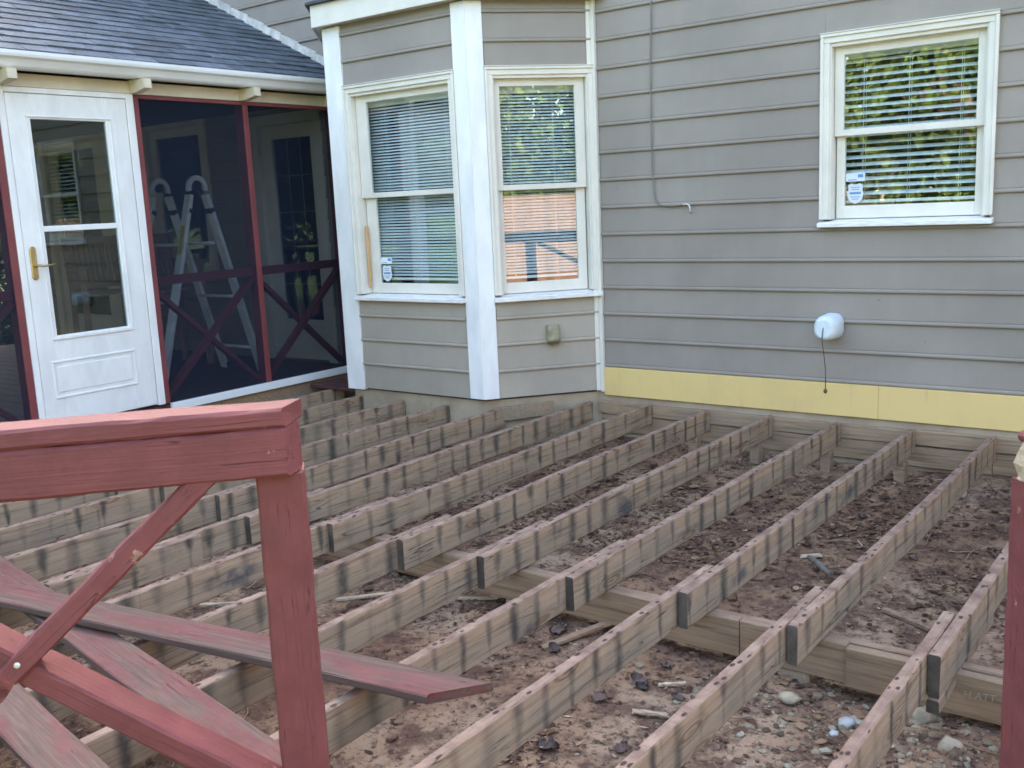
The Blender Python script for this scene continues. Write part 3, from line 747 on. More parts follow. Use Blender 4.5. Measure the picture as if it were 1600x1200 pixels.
# hand rails and X braces behind the screens
def xbay(s0, s1):
    pbox('hand_rail', 'porchred', s0 + .02, s1 - .02, -.062, -.024, .955, 1.02)
    m = MB(); m.bar(FP(s0 + .03, -.05, .14), FP(s1 - .03, -.05, .94), .036, .06, FP(0, 1, 0) - FP(0, 0, 0)); m.build('brace', 'porchred', porch)
    mid = (s0 + s1) / 2
    m = MB(); m.bar(FP(s0 + .03, -.085, .94), FP(s1 - .03, -.085, .14), .032, .06, FP(0, 1, 0) - FP(0, 0, 0)); m.build('brace', 'porchred', porch)
for a, b in ((-.945, -.03), (-1.872, -.945), (-3.78, -2.842), (-4.58, -3.78)):
    xbay(a, b)
    pbox('screen', 'screen', a - .01, b + .01, .001, .003, .11, 2.262, 0)
# front end (facing -Y) and far side: posts, rails and screens
FE = frame((0, PY0), (1, 0), (0, -1)); FF = frame((PXW, 0), (0, 1), (-1, 0))
for x in (-4.24, -5.5, -6.75, -8.0, -9.26): pbox('post', 'porchred', x - .04, x + .04, -.089, 0, .1, 2.262, F=FE)
for y in (-4.56, -3.4, -2.3, -1.2, -.04): pbox('post', 'porchred', y - .04, y + .04, -.089, 0, .1, 2.262, F=FF)
pbox('top_plate', 'porchred', PXW, XP - .11, -.09, 0, 2.263, 2.32, F=FE); pbox('top_plate', 'porchred', PY0 + .1, .03, -.09, 0, 2.263, 2.32, F=FF)
pbox('hand_rail', 'porchred', PXW, XP - .1, -.06, -.02, .955, 1.02, F=FE); pbox('hand_rail', 'porchred', PY0 + .1, .02, -.06, -.02, .955, 1.02, F=FF)
pbox('screen', 'screen', PXW, XP - .1, .001, .003, .1, 2.262, 0, F=FE); pbox('screen', 'screen', PY0, .03, .001, .003, .1, 2.262, 0, F=FF)
y = PY0 + .02
while y < .0:
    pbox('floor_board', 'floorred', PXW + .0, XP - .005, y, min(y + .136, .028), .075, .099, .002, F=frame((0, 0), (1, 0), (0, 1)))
    y += .141
# roof: two slopes, 6 in 12; shingles in courses on the slope we see
SL = .4976
def roofz(x): return 2.452 + (-4.0 - x) * SL
ridge = -6.4
m = MB()
for (xa, xb) in ((-4.07, ridge), (-9.5, ridge)):
    za, zb = roofz(-4.07), roofz(ridge)
    m.hull8([(xa, PY0 - .3, za - .06), (xa, PY0 - .3, za - .008), (xb, PY0 - .3, zb - .06), (xb, PY0 - .3, zb - .008),
             (xa, .036, za - .06), (xa, .036, za - .008), (xb, .036, zb - .06), (xb, .036, zb - .008)])
roof = m.build('roof', 'shingle', porch)
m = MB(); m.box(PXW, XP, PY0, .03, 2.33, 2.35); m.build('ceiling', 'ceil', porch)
m = MB(); m.loft([[Vector((x, y, z)) for x, z in ((-4.1, 2.35), (-9.4, 2.35), (ridge, roofz(ridge) - .08))] for y in (PY0 + .02, PY0 + .06)]); m.build('gable_panel', 'raw', porch)
ang = math.atan(SL); eu = Vector((-math.cos(ang), 0, math.sin(ang))); en = Vector((math.sin(ang), 0, math.cos(ang)))
smeshes = []
for k in range(4):
    mb = MB(); wd = [.30, .31, .295, .305][k]; ln = .158; th = [.005, .008, .010, .006][k]
    mb.hull8([eu * a + Vector((0, b, 0)) + en * c for a in (0, ln) for b in (0, wd) for c in ((0, th + .004) if a == 0 else (-.003, .001))])
    o = mb.build('shingle', 'shingle', roof, base=(0, 0, 0)); smeshes.append(o.data); bpy.data.objects.remove(o)
nrow = 18; cnt = 0
for r in range(nrow):
    p0 = Vector((-3.99, 0, roofz(-3.99))) + eu * (.13 * r); y = -3.25 - .15 * (r % 2) - random.uniform(0, .1)
    while y < .03:
        if p0.x < -4.3 or True:
            me = smeshes[random.randrange(4)]
            o = bpy.data.objects.new('shingle', me); COL.objects.link(o); o.parent = roof
            wv = min(1.0, (.032 - y) / .30) if y > -.28 else 1.0
            o.location = p0 + Vector((0, y, 0)) + en * random.uniform(.0, .003) - parent_world(roof); o.scale = (1, max(.1, wv), 1); cnt += 1
        y += .304
# flashing stepping up the wall
r = 0; x = -3.98
while x > -6.3:
    m = MB(); z = roofz(x); z2 = roofz(x - .20)
    m.hull8([(x, .0, z + .002), (x, .0, z + .085), (x, .0225, z + .002), (x, .0225, z + .085), (x - .205, .0, z2 + .004), (x - .205, .0, z2 + .075), (x - .205, .0225, z2 + .004), (x - .205, .0225, z2 + .075)], .002)
    m.build('step_flashing', 'flash', roof); x -= .208
# K-style gutter
prof = [(-4.12, 2.352), (-4.045, 2.352), (-4.030, 2.365), (-4.018, 2.385), (-4.005, 2.402), (-3.985, 2.415), (-3.980, 2.430), (-3.980, 2.448), (-3.988, 2.451), (-3.993, 2.446), (-3.993, 2.42), (-4.02, 2.405), (-4.05, 2.362), (-4.11, 2.362), (-4.112, 2.44), (-4.12, 2.44)]
m = MB(); m.loft([[Vector((a, y, b)) for a, b in prof] for y in (PY0 - .3, .03)]); m.build('gutter', 'gutter', porch)
for y in (-4.55, -3.66, -2.80, -1.885, -.965, -.10):
    m = MB(); m.loft([[Vector((x, yy, z)) for x, z in ((-4.30, 2.268), (-4.12, 2.265), (-4.02, 2.283), (-4.002, 2.288), (-4.002, 2.347), (-4.30, 2.3505))] for yy in (y - .03, y + .03)]); m.build('rafter_tail', 'raw', porch)

# storm door (hinged part of the porch)
DS0, DS1, DZ0, DZ1 = -2.775, -1.955, .125, 2.225
m = MB()
fr_box(m, FP, -2.818, DS0 - .004, -.06, .028, .115, 2.262, .003); fr_box(m, FP, DS1 + .004, -1.895, -.06, .028, .115, 2.262, .003)
fr_box(m, FP, DS0 - .004, DS1 + .004, -.06, .0275, DZ1 + .004, 2.262, .003)
door = m.build('storm_door', 'white', porch)
G = (-2.63, -2.115, .705, 2.072)
m = MB()
fr_box(m, FP, DS0, G[0], -.012, .024, DZ0, DZ1, .004); fr_box(m, FP, G[1], DS1, -.012, .024, DZ0, DZ1, .004)
fr_box(m, FP, G[0] - .001, G[1] + .001, -.012, .0238, DZ0, G[2], .003); fr_box(m, FP, G[0] - .001, G[1] + .001, -.012, .0238, G[3], DZ1, .003)
# moulding round the glass and the embossed kick panel
for (a, b, c, d) in ((G[0] - .035, G[1] + .035, G[2] - .030, G[2] - .006), (G[0] - .035, G[1] + .035, G[3] + .010, G[3] + .022)): fr_box(m, FP, a, b, .0235, .033, c, d, .004)
for (a, b) in ((G[0] - .035, G[0] - .022), (G[1] + .022, G[1] + .035)): fr_box(m, FP, a, b, .0235, .030, G[2] - .005, G[3] + .009, .003)
m.build('door_slab', 'white', door)
m = MB()
for (a, b, c, d) in ((-2.695, -2.09, .528, .545), (-2.695, -2.09, .295, .312)): fr_box(m, FP, a, b, .0232, .031, c, d, .004)
for (a, b) in ((-2.695, -2.678), (-2.107, -2.09)): fr_box(m, FP, a, b, .0232, .0305, .3125, .5275, .004)
fr_box(m, FP, -2.66, -2.125, .0232, .029, .335, .505, .006)
m.build('kick_panel', 'white', door)
m = MB(); fr_box(m, FP, G[0] - .004, G[1] + .004, .004, .008, G[2] - .004, G[3] + .004); m.build('pane', 'doorglass', door)
m = MB(); fr_box(m, FP, G[0], G[1], .009, .022, 1.372, 1.408, .003); m.build('glass_bar', 'gutter', door)
m = MB(); m.loft([[FP(-2.727 + .021 * math.cos(a) * q, .025 + dd, 1.18 + (.085 * (1 if math.sin(a) > 0 else -1) + .021 * math.sin(a)) * (1 if q == 1 else .97)) for a in [R(15 + 30 * i) for i in range(12)]] for dd, q in ((0, 1), (.006, 1), (.010, .8))]); m.build('handle_plate', 'brass', door)
m = MB(); m.tube([FP(-2.727, .03, 1.165), FP(-2.727, .06, 1.165), FP(-2.715, .072, 1.166), FP(-2.68, .074, 1.160), FP(-2.64, .074, 1.164), FP(-2.61, .070, 1.170)], [.010, .009, .008, .007, .006, .005], 8); m.build('handle', 'brass', door)

# ladder inside the porch
lad = thing('folding_ladder', 'grey aluminium folding ladder standing open behind the porch screen', 'ladder', (-4.95, -1.0, .1))
apz = 1.78
for x in (-4.80, -5.30):
    ya = -1.0
    for fy in (-1.50, -.52):
        sgn = -1 if fy < ya else 1
        m = MB(); m.bar((x + .0, fy, .10), (x, ya + sgn * .075, 1.60), .032, .082, (1, 0, 0), .004); m.build('stile', 'alu', lad)
        m = MB(); m.bar((x + .003, ya + sgn * .092, 1.49), (x + .003, ya + sgn * .108, 1.455), .045, .084, (1, 0, 0), .006); m.build('lock_collar', 'black', lad)
        m = MB(); m.bar((x, fy + sgn * .005, .098), (x, fy, .15), .04, .09, (1, 0, 0), .006); m.build('foot', 'black', lad)
    m = MB(); R0, R1 = .092, .040; rings = []
    for i in range(13):
        a = R(-10 + 200 * i / 12)
        rings.append([Vector((x + dx, ya + rr_ * math.cos(a), 1.645 + rr_ * 1.15 * math.sin(a))) for dx, rr_ in ((-.016, R1 + .02), (.016, R1 + .02), (.016, R0), (-.016, R0))])
    m.loft(rings); m.build('hinge', 'alu', lad)
    m = MB(); m.tube([(x - .02, ya, 1.67), (x + .02, ya, 1.67)], .036, 12); m.build('hinge_hub', 'black', lad)
for fy in (-1.50, -.52):
    for q in range(3):
        t = .14 + q * .30; yy = fy + (-1.0 - fy) * t; z = .10 + 1.5 * t
        m = MB(); m.tube([(-4.82, yy, z), (-5.28, yy, z)], .013, 8); m.build('rung', 'alu', lad)
m = MB(); m.bar((-4.782, -1.172, 1.36), (-4.782, -1.238, 1.14), .003, .05, (1, 0, 0)); m.build('warning_label', 'ylabel', lad)
# slatted chairs
def chair(x, y, rz, label):
    c = thing('porch_chair', label, 'chair', (x, y, .1), 'slatted wooden chairs in the porch')
    Rm = Matrix.Rotation(rz, 4, 'Z')
    def P(a, b, z): return Vector((x, y, .1)) + Rm @ Vector((a, b, z))
    for sx in (-.22, .22):
        m = MB(); m.bar(P(sx, .26, 0), P(sx, .24, .92), .045, .045, P(0, 1, 0) - P(0, 0, 0)); m.build('leg', 'chair', c)
        m = MB(); m.bar(P(sx, -.26, 0), P(sx, -.22, .70), .045, .05, P(0, 1, 0) - P(0, 0, 0)); m.build('leg', 'chair', c)
        m = MB(); m.bar(P(sx, -.22, .68), P(sx, -.34, 1.19), .04, .05, P(0, 1, 0) - P(0, 0, 0)); m.build('back_post', 'chair', c)
        m = MB(); m.bar(P(sx, .29, .935), P(sx, -.28, .95), .07, .028); m.build('arm', 'chair', c)
    for k in range(9):
        xx = -.18 + .36 * k / 8
        m = MB(); m.bar(P(xx, -.235, .75), P(xx, -.335, 1.15), .036, .014, P(0, 1, 0) - P(0, 0, 0)); m.build('back_slat', 'chair', c)
    for z, yy in ((1.16, -.34), (.76, -.235)):
        m = MB(); m.bar(P(-.22, yy, z), P(.22, yy, z), .03, .06); m.build('back_rail', 'chair', c)
    for k in range(7):
        yy = -.2 + .45 * k / 6
        m = MB(); m.bar(P(-.24, yy, .70), P(.24, yy, .70), .055, .02); m.build('seat_slat', 'chair', c)
chair(-6.25, -1.03, R(-108), 'dark slatted chair seen through the glass of the white storm door')
chair(-5.9, -.62, R(-100), 'dark slatted chair standing behind the folding ladder')

# ------------------------------------------------------------------ deck frame
frame_o = thing('unfinished_deck', 'bare weathered deck joists on a beam and a ledger with no boards on top', 'deck frame', (0, 0, 0))
SP = .441; XJ = lambda k: .9217 - (k - 1) * SP
front = {-3: -2.98, -2: -3.0, -1: -2.95, 0: -2.974, 1: -2.993, 2: -2.918, 3: -2.996, 4: -2.990, 5: -2.999, 6: -3.00, 7: -3.12}
lap = {-3: -2.6, -2: -2.6, -1: -2.6, 0: -2.616, 1: -2.619, 2: -2.608, 3: -2.523, 4: -2.472, 5: -2.62, 6: -2.532, 7: -2.6, 8: -2.7, 9: -2.6, 10: -2.5, 11: -2.6, 12: -2.6}
backy = {7: -.07, 8: -.53, 9: -.615, 10: -.62, 11: -.62, 12: -.40}
W, H = .038, .140
def edge(x): return -4.80 + (x - .62) * .93
def joist(x, y0, y1, h=H, z=0.0, name='joist', mat='joist', dz=0.0, seed=None):
    m = MB(); m.lumber((x, y0, z - h / 2), (x, y1, z - h / 2 + dz), W, h, n=max(6, int(abs(y1 - y0) * 9)), ch=.0045, jit=.0016, bow=.007, seed=seed, tip=.002)
    return m.build(name, mat, frame_o)
for k in range(-3, 13):
    xr = XJ(k)
    joist(xr - W / 2, front.get(k, -2.98 + random.uniform(-.04, .04)), backy.get(k, -.002), seed=100 + k)
    ye = max(edge(xr - .06), -6.3)
    if ye < lap[k] - .2: joist(xr - W - .0035 - W / 2, ye, lap[k], seed=200 + k, z=-.001)
# scabs sistered here and there
joist(XJ(0) - W / 2 + .003, -2.99, -2.2, .045, -.1415, 'joist_scab', seed=5)
joist(XJ(7) - W / 2 + .004, -4.12, -3.4, .14, .002, 'joist_scab', seed=6)
# ledger: two boards, one above the other
for i, (a, b) in enumerate(((-1.71, -1.30), (-1.279, .455), (.46, 3.0))):
    m = MB(); m.lumber((a, .0205, -.053), (b, .0205, -.058 if i else -.06), .038, .092, n=14, ch=.006, jit=.002, bow=.006, seed=300 + i)
    o = m.build('ledger_board', 'lumber', frame_o)
for i, (a, b) in enumerate(((-1.70, .9), (.903, 3.0))):
    m = MB(); m.lumber((a, .0245, -.165), (b, .0245, -.167), .03, .122, n=14, ch=.003, jit=.002, bow=.005, seed=310 + i); m.build('ledger_board', 'lumber', frame_o)
m = MB(); m.lumber(FM(.06, .012, -.045), FM(.50, .012, -.030), .03, .10, n=6, seed=4); m.build('rim_piece', 'lumber', frame_o)
m = MB(); m.lumber(FB(-3.3, .01, -.25), FB(-2.3, .01, -.25), .03, .10, n=6, seed=41); m.build('rim_piece', 'lumber', frame_o)
# mid beam (two plies, butt joints staggered)
bz = -.1415 - .0735
for i, (a, b, y) in enumerate(((-4.15, -2.1, -2.725), (-2.095, .60, -2.722), (.604, 1.001, -2.72), (1.005, 3.0, -2.742), (-4.15, -1.0, -2.682), (-.995, 3.0, -2.681))):
    m = MB(); m.lumber((a, y, bz - .001 * i), (b, y, bz - .001 * i), .038, .147, n=12, ch=.004, jit=.0015, bow=.002, seed=320 + i); m.build('beam_board', 'lumber', frame_o)
# stamp on the right-hand beam board
fc = bpy.data.curves.new('lumber_stamp', 'FONT'); fc.body = 'H ATT'; fc.size = .034; fc.extrude = .0004; fc.shear = .2
to = bpy.data.objects.new('lumber_stamp', fc); COL.objects.link(to)
dg = bpy.context.evaluated_depsgraph_get(); me = bpy.data.meshes.new_from_object(to.evaluated_get(dg)); bpy.data.objects.remove(to)
me.materials.append(M['ink']); to = bpy.data.objects.new('lumber_stamp', me); COL.objects.link(to); to.parent = frame_o
to.location = (1.385, -2.7645, -.222); to.rotation_euler = (R(90), R(-6), 0)
# support blocks near the ledger and piers under the beam
for k in (1, 2, 3, 4, 5, 6, 0, -1):
    if k in (1, 6): continue
    x = XJ(k) - .02; y = -.22 + .03 * (k % 2)
    m = MB(); m.lumber((x, y, -.42), (x, y, -.143), .06, .07, up=(0, 1, 0), n=4, ch=.005, jit=.003, seed=350 + k); m.build('support_block', 'lumber', frame_o)
for x in (-3.2, -1.9, -.45, .8, 2.4):
    m = MB(); m.box(x - .06, x + .06, -2.73, -2.65, -.62, -.291, .01); m.build('pier', 'found', frame_o)
# rim along the angled front edge
m = MB(); m.lumber((2.25, edge(2.25) - .03, -.07), (-1.0, edge(-1.0) - .03, -.07), .038, .14, n=20, seed=360); m.build('rim_board', 'lumber', frame_o)
m = MB(); m.lumber((2.70, -2.6, -.07), (2.70, -.01, -.07), .038, .14, n=16, seed=361); m.build('rim_board', 'joist', frame_o)

# ------------------------------------------------------------------ red railing in front
ux, uy = -.67, -.74; ul = math.hypot(ux, uy); u = Vector((ux / ul, uy / ul, 0)); nv = Vector((-u.y, u.x, 0))
if nv.x < 0: nv = -nv
O = Vector((.62, -4.78, 0))
def RF(s, d, z): return O + u * s + nv * d + Vector((0, 0, z))
def redboard(parent, name, p0, p1, w, h, up, mat='red', n=18, ch=.005, jit=.0014, bow=.004, seed=1, **kw):
    """lumber whose local X runs along the board (for the grain)"""
    p0, p1 = Vector(p0), Vector(p1); L = (p1 - p0).length; d = (p1 - p0).normalized()
    a = d.cross(Vector(up)).normalized(); b = a.cross(d)
    mb = MB(); mb.lumber((0, 0, 0), (L, 0, 0), w, h, (0, 0, 1), n, ch, jit, bow, seed=seed, **kw)
    o = mb.build(name, mat, parent, base=(0, 0, 0))
    rot = Matrix((d, -a, b)).transposed()       # X->d, Y->-a, Z->b
    o.location = p0 - (parent_world(parent) if parent else Vector((0, 0, 0)))
    o.rotation_euler = rot.to_euler()
    return o
rail = thing('deck_railing', 'red painted deck railing with a post and crossed braces in the near left corner', 'railing', RF(0, 0, -.3))
nt = tuple(nv)
redboard(rail, 'post', RF(.027, .0, -.42), RF(.027, .0, .9365), .089, .089, nt, n=30, seed=11, bow=.002)
redboard(rail, 'cap_rail', RF(.012, .0315, 1.050), RF(2.9, .0315, 1.048), .089, .036, (0, 0, 1), n=60, ch=.006, seed=12, jit=.0012, bow=.0015, tip=.002, m0=-.034)
redboard(rail, 'rail_board', RF(.010, .043, .9845), RF(2.9, .043, .9825), .066, .091, (0, 0, 1), n=60, ch=.006, seed=13, jit=.0010, bow=.0015, tip=.002, m0=-.0254)
redboard(rail, 'brace', RF(.535, .0405, .612), RF(.139, .0405, .964), .062, .040, nt if False else tuple((Vector((0, 0, 1)) + u * .9).normalized()), n=16, seed=14, bow=.001)
redboard(rail, 'brace', RF(1.02, .013, 1.0), RF(.072, .013, .28), .089, .044, tuple((Vector((0, 0, 1)) - u * .76).normalized()), n=24, seed=15, bow=.002)
redboard(rail, 'brace', RF(.565, .013, .575), RF(1.02, .013, .20), .062, .040, tuple((Vector((0, 0, 1)) + u * .8).normalized()), n=16, seed=16, bow=.001)
m = MB(); m.tube([RF(.513, .070, .636), RF(.513, .0735, .636), RF(.513, .0745, .636)], [.0065, .006, .003], 10); m.build('screw', 'steel', rail)
for s, z in ((.012, .975), (.03, 1.0), (.05, .96)):
    m = MB(); m.tube([RF(s, .071, z), RF(s, .0738, z)], .0032, 8); m.build('nail_head', 'black', rail)
# right post
RP = Vector((1.695, -3.645, 0)) + nv * 0
rpost = thing('deck_post', 'red painted post with a splintered pale top at the right edge of the view', 'post', RP + Vector((0, 0, -.4)))
cpt = RP + (-u) * .028
redboard(rpost, 'post', cpt + Vector((0, 0, -.45)), cpt + Vector((0, 0, .765)), .089, .089, nt, n=26, seed=21, bow=.003)
m = MB(); rr_ = random.Random(3); rings = []
for i, (z, sc) in enumerate(((.757, 1.0), (.775, 1.02), (.80, .98), (.825, .9), (.845, .8), (.866, .6))):
    ring = []
    for a in range(10):
        th = 2 * math.pi * a / 10; q = .044 * sc * (1 + rr_.uniform(-.16, .16)) / max(abs(math.cos(th)), abs(math.sin(th))) ** .8
        ring.append(cpt + u * (q * math.cos(th)) + nv * (q * math.sin(th)) + Vector((0, 0, z + rr_.uniform(-.006, .006))))
    rings.append(ring)
m.loft(rings); m.build('splintered_top', 'palewood', rpost)
m = MB(); m.bar(cpt + u * .036 + Vector((0, 0, .858)), cpt - u * .16 + Vector((0, 0, .866)), .09, .024, (0, 0, 1), .008); m.build('rail_remnant', 'red', rpost)
# right-hand railing (mirrored in the bay window)
rr2 = thing('deck_railing', 'red railing along the right side of the deck, mirrored in the bay window', 'railing', (2.72, -1.6, -.4))
for y in (-2.62, -.35): redboard(rr2, 'post', (2.72, y, -.42), (2.72, y, .95), .10, .10, (1, 0, 0), n=8, seed=31)
redboard(rr2, 'cap_rail', (2.70, -3.30, 1.05), (2.70, .0, 1.05), .12, .038, (0, 0, 1), n=14, seed=32)
redboard(rr2, 'rail_board', (2.68, -3.30, .985), (2.68, .0, .985), .04, .09, (0, 0, 1), n=14, seed=33)
redboard(rr2, 'brace', (2.70, -2.50, .93), (2.70, -.5, .0), .04, .07, (1, 0, 0), n=10, seed=34)
redboard(rr2, 'brace', (2.74, -2.50, .0), (2.74, -.5, .93), .04, .07, (1, 0, 0), n=10, seed=35)

# loose deck boards
def loose(label, p0, p1, w=.14, h=.026, seed=1, mat='redworn', group='loose red deck boards lying on the joists', **kw):
    p0, p1 = Vector(p0), Vector(p1); L = (p1 - p0).length; d = (p1 - p0).normalized(); a = d.cross(Vector((0, 0, 1))).normalized(); b = a.cross(d)
    mb = MB(); mb.lumber((0, 0, 0), (L, 0, 0), w, h, (0, 0, 1), 26, .004, .0012, .006, seed=seed, **kw)
    o = mb.build('deck_board', mat, None, base=(0, 0, 0)); o.location = p0
    o.rotation_euler = Matrix((d, -a, b)).transposed().to_euler()
    return tag(o, label, 'deck board', group)
loose('long worn red plank with a mitred painted tip lying across the joists', (-3.0, -4.566, .068), (.385, -3.99, .046), .145, .027, 51, m1=-.15, tip=.003)
loose('worn red board running beneath the long mitred plank', (-3.2, -3.98, .016), (.30, -4.555, .016), .142, .026, 52)
loose('greyed red board half hidden behind the lower railing brace', (-3.0, -4.39, .016), (.05, -4.875, .016), .142, .026, 53, m1=-.15)
loose('red board at the bottom left corner of the picture, nearest the viewer', (-3.0, -4.60, .016), (-.10, -5.062, .016), .142, .026, 54, m1=-.15)
MB().box(-4.17, -3.625, -.545, -.40, .004, .030, .003).build('deck_board', 'floorred')
tag(bpy.data.objects[-1] if False else [o for o in COL.objects if o.name.startswith('deck_board')][-1], 'short dark red board end left between the porch and the bay corner', 'deck board')
o = MB().box(-4.17, -3.70, -.395, -.25, .004, .030, .003).build('deck_board', 'floorred')
tag(o, 'second dark red board end tucked behind the bay corner by the porch', 'deck board')

# ------------------------------------------------------------------ debris
def rock_mesh(r, seed, sub=1, flat=.7):
    bm = bmesh.new(); bmesh.ops.create_icosphere(bm, subdivisions=sub, radius=1)
    rr = random.Random(seed)
    sx, sy, sz = rr.uniform(.7, 1.2), rr.uniform(.7, 1.2), rr.uniform(.45, .9) * flat / .7
    for v in bm.verts:
        k = 1 + .45 * mnoise.noise(v.co * 1.5 + Vector((seed * 3.1, 0, 0))) + rr.uniform(-.10, .10)
        v.co = Vector((v.co.x * sx, v.co.y * sy, v.co.z * sz)) * (k * r)
    V = [v.co.copy() for v in bm.verts]; bm.verts.index_update(); Fq = [tuple(v.index for v in f.verts) for f in bm.faces]; bm.free()
    return np.array([tuple(v) for v in V]), Fq
protos = [rock_mesh(1, i) for i in range(10)]
def scatter(name, mat, kind, pts):
    """pts: (x, y, size, protoindex, yaw) -> one mesh of real small stones"""
    V = []; Fc = []; n = 0
    for (x, y, s, pi, yaw) in pts:
        pv, pf = protos[pi]; c, sn = math.cos(yaw), math.sin(yaw)
        q = pv * s; z = gz(x, y) + s * .12
        V.append(np.stack([q[:, 0] * c - q[:, 1] * sn + x, q[:, 0] * sn + q[:, 1] * c + y, q[:, 2] + z], 1))
        Fc += [tuple(i + n for i in f) for f in pf]; n += len(pv)
    return raw_mesh(name, np.concatenate(V), Fc, mat, kind)
rr = random.Random(11); pts = []
for i in range(1900):
    q = rr.random()
    if q < .62: x, y = rr.gauss(1.30, .30), rr.gauss(-3.05, .22)
    elif q < .74: x, y = rr.gauss(.75, .22), rr.gauss(-2.95, .10)
    elif q < .86: x, y = rr.gauss(-1.15, .17), rr.gauss(-2.72, .09)
    else: x, y = rr.uniform(-4, 2.5), rr.uniform(-4.8, -.05)
    s = min(.030, .003 + rr.expovariate(1 / .0045)); pts.append((x, y, s, rr.randrange(10), rr.uniform(0, 6.3)))
scatter('gravel', 'stone', 'stuff', pts)
# dirt crumbs: small lumps of the clay itself
pts = [(rr.uniform(-4, 2.6), rr.uniform(-5.2, -.03), min(.03, .004 + rr.expovariate(1 / .005)), rr.randrange(10), rr.uniform(0, 6.3)) for _ in range(9000)]
scatter('clay_crumbs', 'dirt', 'stuff', pts)
# leaf litter: curled bits of leaf, denser in drifts
def litter(name, mat, n, smin, smax, drift, curl=.5, asp=(.35, .9), seed=1, lift=.006):
    rr = random.Random(seed); V = []; Fc = []; k = 0
    while k < n:
        x, y = rr.uniform(-4.1, 2.7), rr.uniform(-5.0, -.02)
        d = mnoise.noise((x * 1.6, y * 1.6, seed)) + .55 * mnoise.noise((x * 4.5, y * 4.5, seed + 4)) + (.25 if y > -1.9 else -.08)
        if d < drift * rr.random() * 1.5: continue
        s = rr.uniform(smin, smax) * (1.0 if rr.random() < .85 else 1.6); w = s * rr.uniform(*asp) * .5; yaw = rr.uniform(0, 6.3); z = gz(x, y) + lift * rr.random() + .002
        c, sn = math.cos(yaw), math.sin(yaw); tilt = rr.uniform(-.35, .35); b0 = len(V)
        st = [(-.5, .15), (-.2, .9), (.15, 1), (.5, .1)]
        for a, ww in st:
            for sd_ in (-1, 1):
                lx, ly = a * s, sd_ * w * ww + rr.uniform(-.15, .15) * w
                lz = curl * (abs(ly) * .8 + abs(a) ** 2 * s * .7) * rr.uniform(.5, 1.1) + lx * tilt * .5
                V.append((x + lx * c - ly * sn, y + lx * sn + ly * c, z + max(lz, -.004)))
        for i in range(3):
            q = b0 + 2 * i; Fc.append((q, q + 1, q + 3, q + 2))
        k += 1
    return raw_mesh(name, V, Fc, mat, 'stuff')
litter('leaf_litter', 'litter', 15000, .006, .028, .30, curl=.4, seed=3)
litter('leaf_scraps', 'litter', 1300, .025, .05, .30, curl=.5, seed=13)
litter('wood_chips', 'chip', 5500, .007, .034, .25, .15, (.12, .35), seed=8)
# twigs
m = MB()
for i in range(150):
    x, y = rr.uniform(-3.5, 2.5), rr.uniform(-4.6, -.05); a = rr.uniform(0, 6.3); L = rr.uniform(.05, .22); p = [Vector((x, y, gz(x, y) + .008))]
    for k in range(3):
        a += rr.uniform(-.3, .3); p.append(Vector((p[-1].x + math.cos(a) * L / 3, p[-1].y + math.sin(a) * L / 3, 0))); p[-1].z = gz(p[-1].x, p[-1].y) + .009 + rr.uniform(0, .008)
    m.tube(p, rr.uniform(.0015, .004), 5)
tag(m.build('twigs', 'chip'), kind='stuff')
# larger dead leaves one can pick out
lm = []
for k in range(6):
    r3 = random.Random(40 + k); V = []; Fc = []
    prof = [(-.5, .03), (-.42, .2), (-.25, .42), (-.1, .30), (.05, .46), (.2, .26), (.33, .22), (.5, .02)]
    for a, w in prof:
        for q in (-1, -.5, 0, .5, 1):
            V.append((a, q * w * r3.uniform(.75, 1.1), .22 * abs(q) ** 1.5 * r3.uniform(.4, 1.4) + .1 * a * a + r3.uniform(0, .05)))
    for i in range(len(prof) - 1):
        for j in range(4):
            b = i * 5 + j; Fc.append((b, b + 1, b + 6, b + 5))
    o = raw_mesh('dead_leaf', V, Fc, 'deadleaf', smooth=False); lm.append(o.data); bpy.data.objects.remove(o)
lp = [(.30, -3.05), (.33, -3.12), (.25, -3.2), (.36, -2.86), (.55, -3.1), (-.15, -2.86), (-.05, -2.96), (.03, -2.66), (-.35, -3.25), (-.42, -3.3), (.22, -3.4), (-.6, -2.6), (-.52, -2.66), (1.0, -2.35), (.62, -2.1), (.15, -2.3), (-.2, -1.6),
      (.8, -1.3), (.7, -.5), (.75, -.42), (1.15, -.7), (.5, -.9), (-.1, -.7), (-.3, -1.1), (.1, -3.5), (.35, -3.55), (-1.2, -3.5), (-.9, -3.4), (.55, -3.45), (1.1, -1.1), (.3, -1.3), (-.65, -.6), (-.7, -1.3), (.05, -1.2)]
for i, (x, y) in enumerate(lp):
    for q in range(1):
        o = bpy.data.objects.new('dead_leaf', lm[(i + q) % 6]); COL.objects.link(o); xx, yy = x + random.uniform(-.05, .05), y + random.uniform(-.05, .05)
        o.location = (xx, yy, gz(xx, yy) + .006); s = random.uniform(.04, .08); o.scale = (s, s, s * .9); o.rotation_euler = (random.uniform(-.25, .25), random.uniform(-.25, .25), random.uniform(0, 6.3))
        tag(o, 'curled dark dead leaf lying on the dirt between the joists', 'leaf', 'dead leaves under the deck frame')
